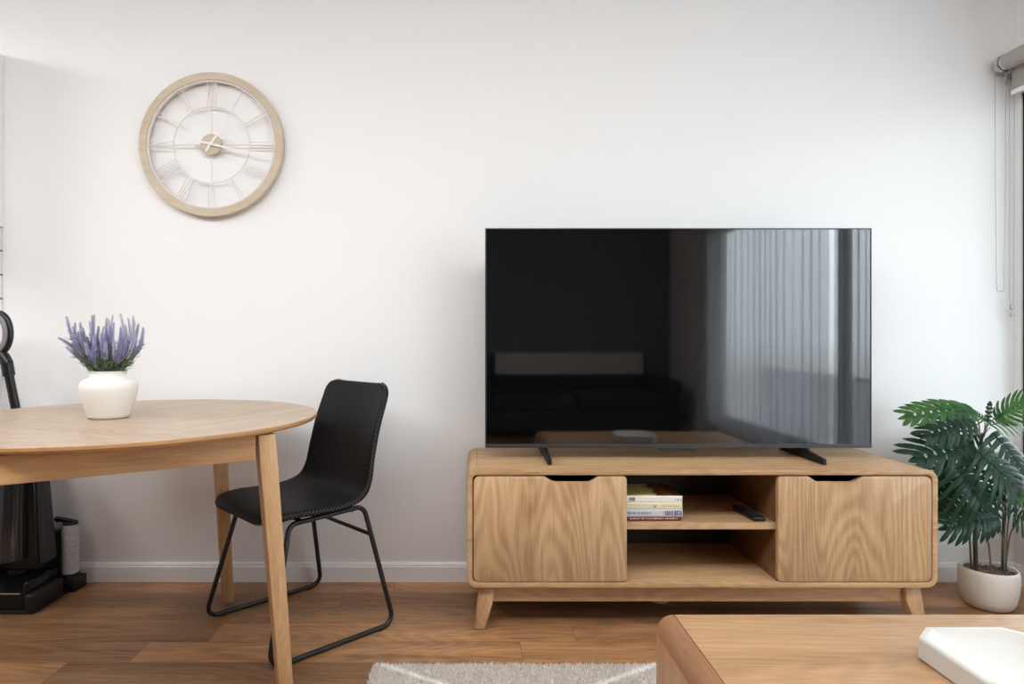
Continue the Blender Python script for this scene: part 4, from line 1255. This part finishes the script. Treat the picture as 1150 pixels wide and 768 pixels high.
    P = [
        ([at(1101, 498, d0), at(1099, 475, d0), at(1093, 462, d0)], .0022),
        ([at(1102, 498, d0), at(1098, 487, d0 - .02), at(1092, 478, d0 - .03)], .0022),
        ([at(1100, 505, d0), at(1096, 505, d0 - .02)], .0022),
        ([at(1103, 500, d0), at(1099, 503, d0 - .05), at(1098, 511, d0 - .08)], .0022),
        ([at(1106, 494, d0), at(1112, 490, d0), at(1118, 492, d0)], .0022),
        ([at(1105, 490, d0), at(1109, 478, d0 + .01), at(1117, 470, d0 + .02)], .0022),
        ([at(1100, 515, d0), at(1090, 514, d0 - .03), at(1076, 523, d0 - .06)], .0022),
        ([at(1104, 490, d0), at(1107, 480, d0), at(1109, 474, d0 - .01)], .0018),
        ([at(1104, 492, d0), at(1108, 484, d0 + .02), at(1112, 480, d0 + .03)], .0018),
        ([at(1102, 498, d0), at(1103, 492, d0 + .03), at(1100, 490, d0 + .04)], .0018),
        ([at(1104, 500, d0), at(1108, 505, d0 + .03), at(1108, 512, d0 + .05)], .0018),
        ([at(1099, 535, d0), at(1088, 528, d0 + .01), at(1078, 532, d0 + .02)], .0018),
        ([at(1101, 510, d0), at(1080, 508, d0 + .03), at(1064, 516, d0 + .05)], .0018),
        ([at(1120, 520, d0), at(1125, 516, d0 + .03), at(1128, 520, d0 + .06)], .0018),
        ([at(1104, 490, d0), at(1106, 480, d0 + .03), at(1106, 472, d0 + .05)], .0018),
        ([soil_at(1113, d0 - .04), at(1110, 610, d0 - .045), at(1098, 588, d0 - .05), at(1106, 584, d0 - .05), at(1120, 580, d0 - .04)], .0026),
        ([soil_at(1128, d0 - .02), at(1126, 605, d0 - .02), at(1122, 592, d0 - .02), at(1120, 580, d0 - .04)], .0024),
        ([soil_at(1130, d0 - .01), at(1131, 600, d0 - .01), at(1134, 575, d0 - .02), at(1136, 560, d0 - .02)], .0024),
        ([soil_at(1129, d0 - .0), at(1134, 602, d0), at(1141, 587, d0), at(1138, 578, d0)], .0024),
        ([soil_at(1125, d0 + .01), at(1126, 595, d0 + .02), at(1126, 570, d0 + .03), at(1124, 555, d0 + .03)], .0024),
        ([soil_at(1091, d0 + .02), at(1089, 600, d0 + .02), at(1090, 570, d0 + .02), at(1098, 530, d0 + .01)], .003),
    ]
    for pts, r in P: stem(pts, r * 1.15, r, stm, 'petiole')
plant()

# ------------------------------------------------------------------ sofa behind the camera (seen in the screen)
def sofa():
    fab = plain('charcoal_sofa_fabric', (.018, .018, .02, 1), .9, bump=.2, bscale=300)
    x0, x1, y0, y1 = .0, 2.1, BY + .04, BY + .94
    t = thing('sofa', 'dark charcoal sofa at the back of the room, seen reflected in the screen', 'sofa', ((x0 + x1) / 2, (y0 + y1) / 2, 0))
    obj('base', box((x0 + .02, y0 + .02, .08), (x1 - .02, y1 - .02, .28), .02), fab, t)
    obj('backrest', box((x0 + .18, y0, .28), (x1 - .18, y0 + .22, .84), .05, 4), fab, t)
    for a in (x0, x1 - .18): obj('armrest', box((a, y0, .08), (a + .18, y1, .60), .04, 4), fab, t)
    for k in range(2):
        w = (x1 - x0 - .36) / 2
        obj('seat_cushion', box((x0 + .18 + k * w + .004, y0 + .22, .28), (x0 + .18 + (k + 1) * w - .004, y1 - .01, .45), .04, 4), fab, t)
    for sx in (x0 + .1, x1 - .1):
        for sy in (y0 + .1, y1 - .1):
            b = bmesh.new(); tube(b, [(sx, sy, 0), (sx, sy, .09)], [.018, .025], 12); obj('leg', b, oak_leg, t)
    b = bmesh.new()
    n = 40
    P = [(y0 + .235, .60), (y0 + .236, .80), (y0 + .22, .85), (y0 + .18, .857), (y0 + .05, .857), (y0 + .01, .85), (y0 - .005, .80), (y0 - .006, .62)]
    P2 = P + [(p[0] + (.006 if p[0] < y0 + .1 else -.006), p[1] - .006) for p in P[::-1]]
    prism(b, [(y0 + .24, .62), (y0 + .242, .80), (y0 + .232, .845), (y0 + .19, .858), (y0 + .04, .858), (y0 + .04, .843), (y0 + .18, .843), (y0 + .218, .835), (y0 + .224, .80), (y0 + .224, .62)], x0 + .25, x1 - .22, 'X')
    tag(obj('throw_blanket', b, plain('cream_knit', (.55, .50, .44, 1), .95, bump=.6, bscale=120), smooth=False), 'cream knitted throw blanket over the dark sofa back, seen in the screen', 'blanket')
sofa()

# ------------------------------------------------------------------ light
w = bpy.data.worlds.new('daylight'); bpy.context.scene.world = w; w.use_nodes = True
nt = w.node_tree
bg = nt.nodes['Background']
tc = N(nt, 'ShaderNodeTexCoord'); sp = N(nt, 'ShaderNodeSeparateXYZ'); nt.links.new(tc.outputs['Generated'], sp.inputs[0])
rp = N(nt, 'ShaderNodeValToRGB'); e = rp.color_ramp.elements
e[0].position = .0; e[0].color = (.30, .30, .29, 1); e[1].position = 1; e[1].color = (.74, .88, 1.06, 1)
for p, c in ((.47, (.42, .42, .42, 1)), (.5, (.74, .80, .86, 1)), (.58, (.93, 1, 1.08, 1))):
    q = e.new(p); q.color = c
mr = N(nt, 'ShaderNodeMapRange'); mr.inputs['From Min'].default_value = -1; mr.inputs['From Max'].default_value = 1
nt.links.new(sp.outputs['Z'], mr.inputs['Value']); nt.links.new(mr.outputs['Result'], rp.inputs['Fac']); nt.links.new(rp.outputs['Color'], bg.inputs['Color'])
bg.inputs['Strength'].default_value = 7.6

def area(name, loc, rot, sx, sy, power, col=(1, 1, 1), portal=False):
    l = bpy.data.lights.new(name, 'AREA'); l.shape = 'RECTANGLE'; l.size = sx; l.size_y = sy; l.energy = power; l.color = col
    if portal: l.cycles.is_portal = True
    o = bpy.data.objects.new(name, l); C.objects.link(o); o.location = loc; o.rotation_euler = rot
    return o
area('window_portal', (RX + .10, (WY0 + WY1) / 2, (WZ0 + WZ1) / 2), (0, PI / 2, 0), WZ1 - WZ0, WY0 - WY1, 1, portal=True)
area('added_ceiling_fill', (-1.2, -1.9, CZ - .05), (math.radians(18), 0, 0), 2.4, .9, 44, (.965, .99, 1))  # added fill without a fixture, brightens the left of the wall
area('added_kitchen_side_fill', (-2.9, -1.3, CZ - .05), (0, math.radians(-20), 0), .5, 1.2, 26, (.965, .99, 1))  # added fill without a fixture, lifts the wall under the table
area('added_ceiling_fill', (1.0, -1.9, CZ - .05), (math.radians(18), 0, 0), 2.4, .9, 36, (.965, .99, 1))  # matching added fill for the right half

sc = bpy.context.scene
sc.view_settings.view_transform = 'Standard'; sc.view_settings.look = 'None'
sc.view_settings.gamma = 1.0; sc.view_settings.use_curve_mapping = False
sc.view_settings.exposure = 0.36
sc.cycles.use_denoising = True
sc.cycles.max_bounces = 10; sc.cycles.diffuse_bounces = 6; sc.cycles.transparent_max_bounces = 12
sc.cycles.sample_clamp_indirect = 6.0
sc.cycles.caustics_reflective = False; sc.cycles.caustics_refractive = False
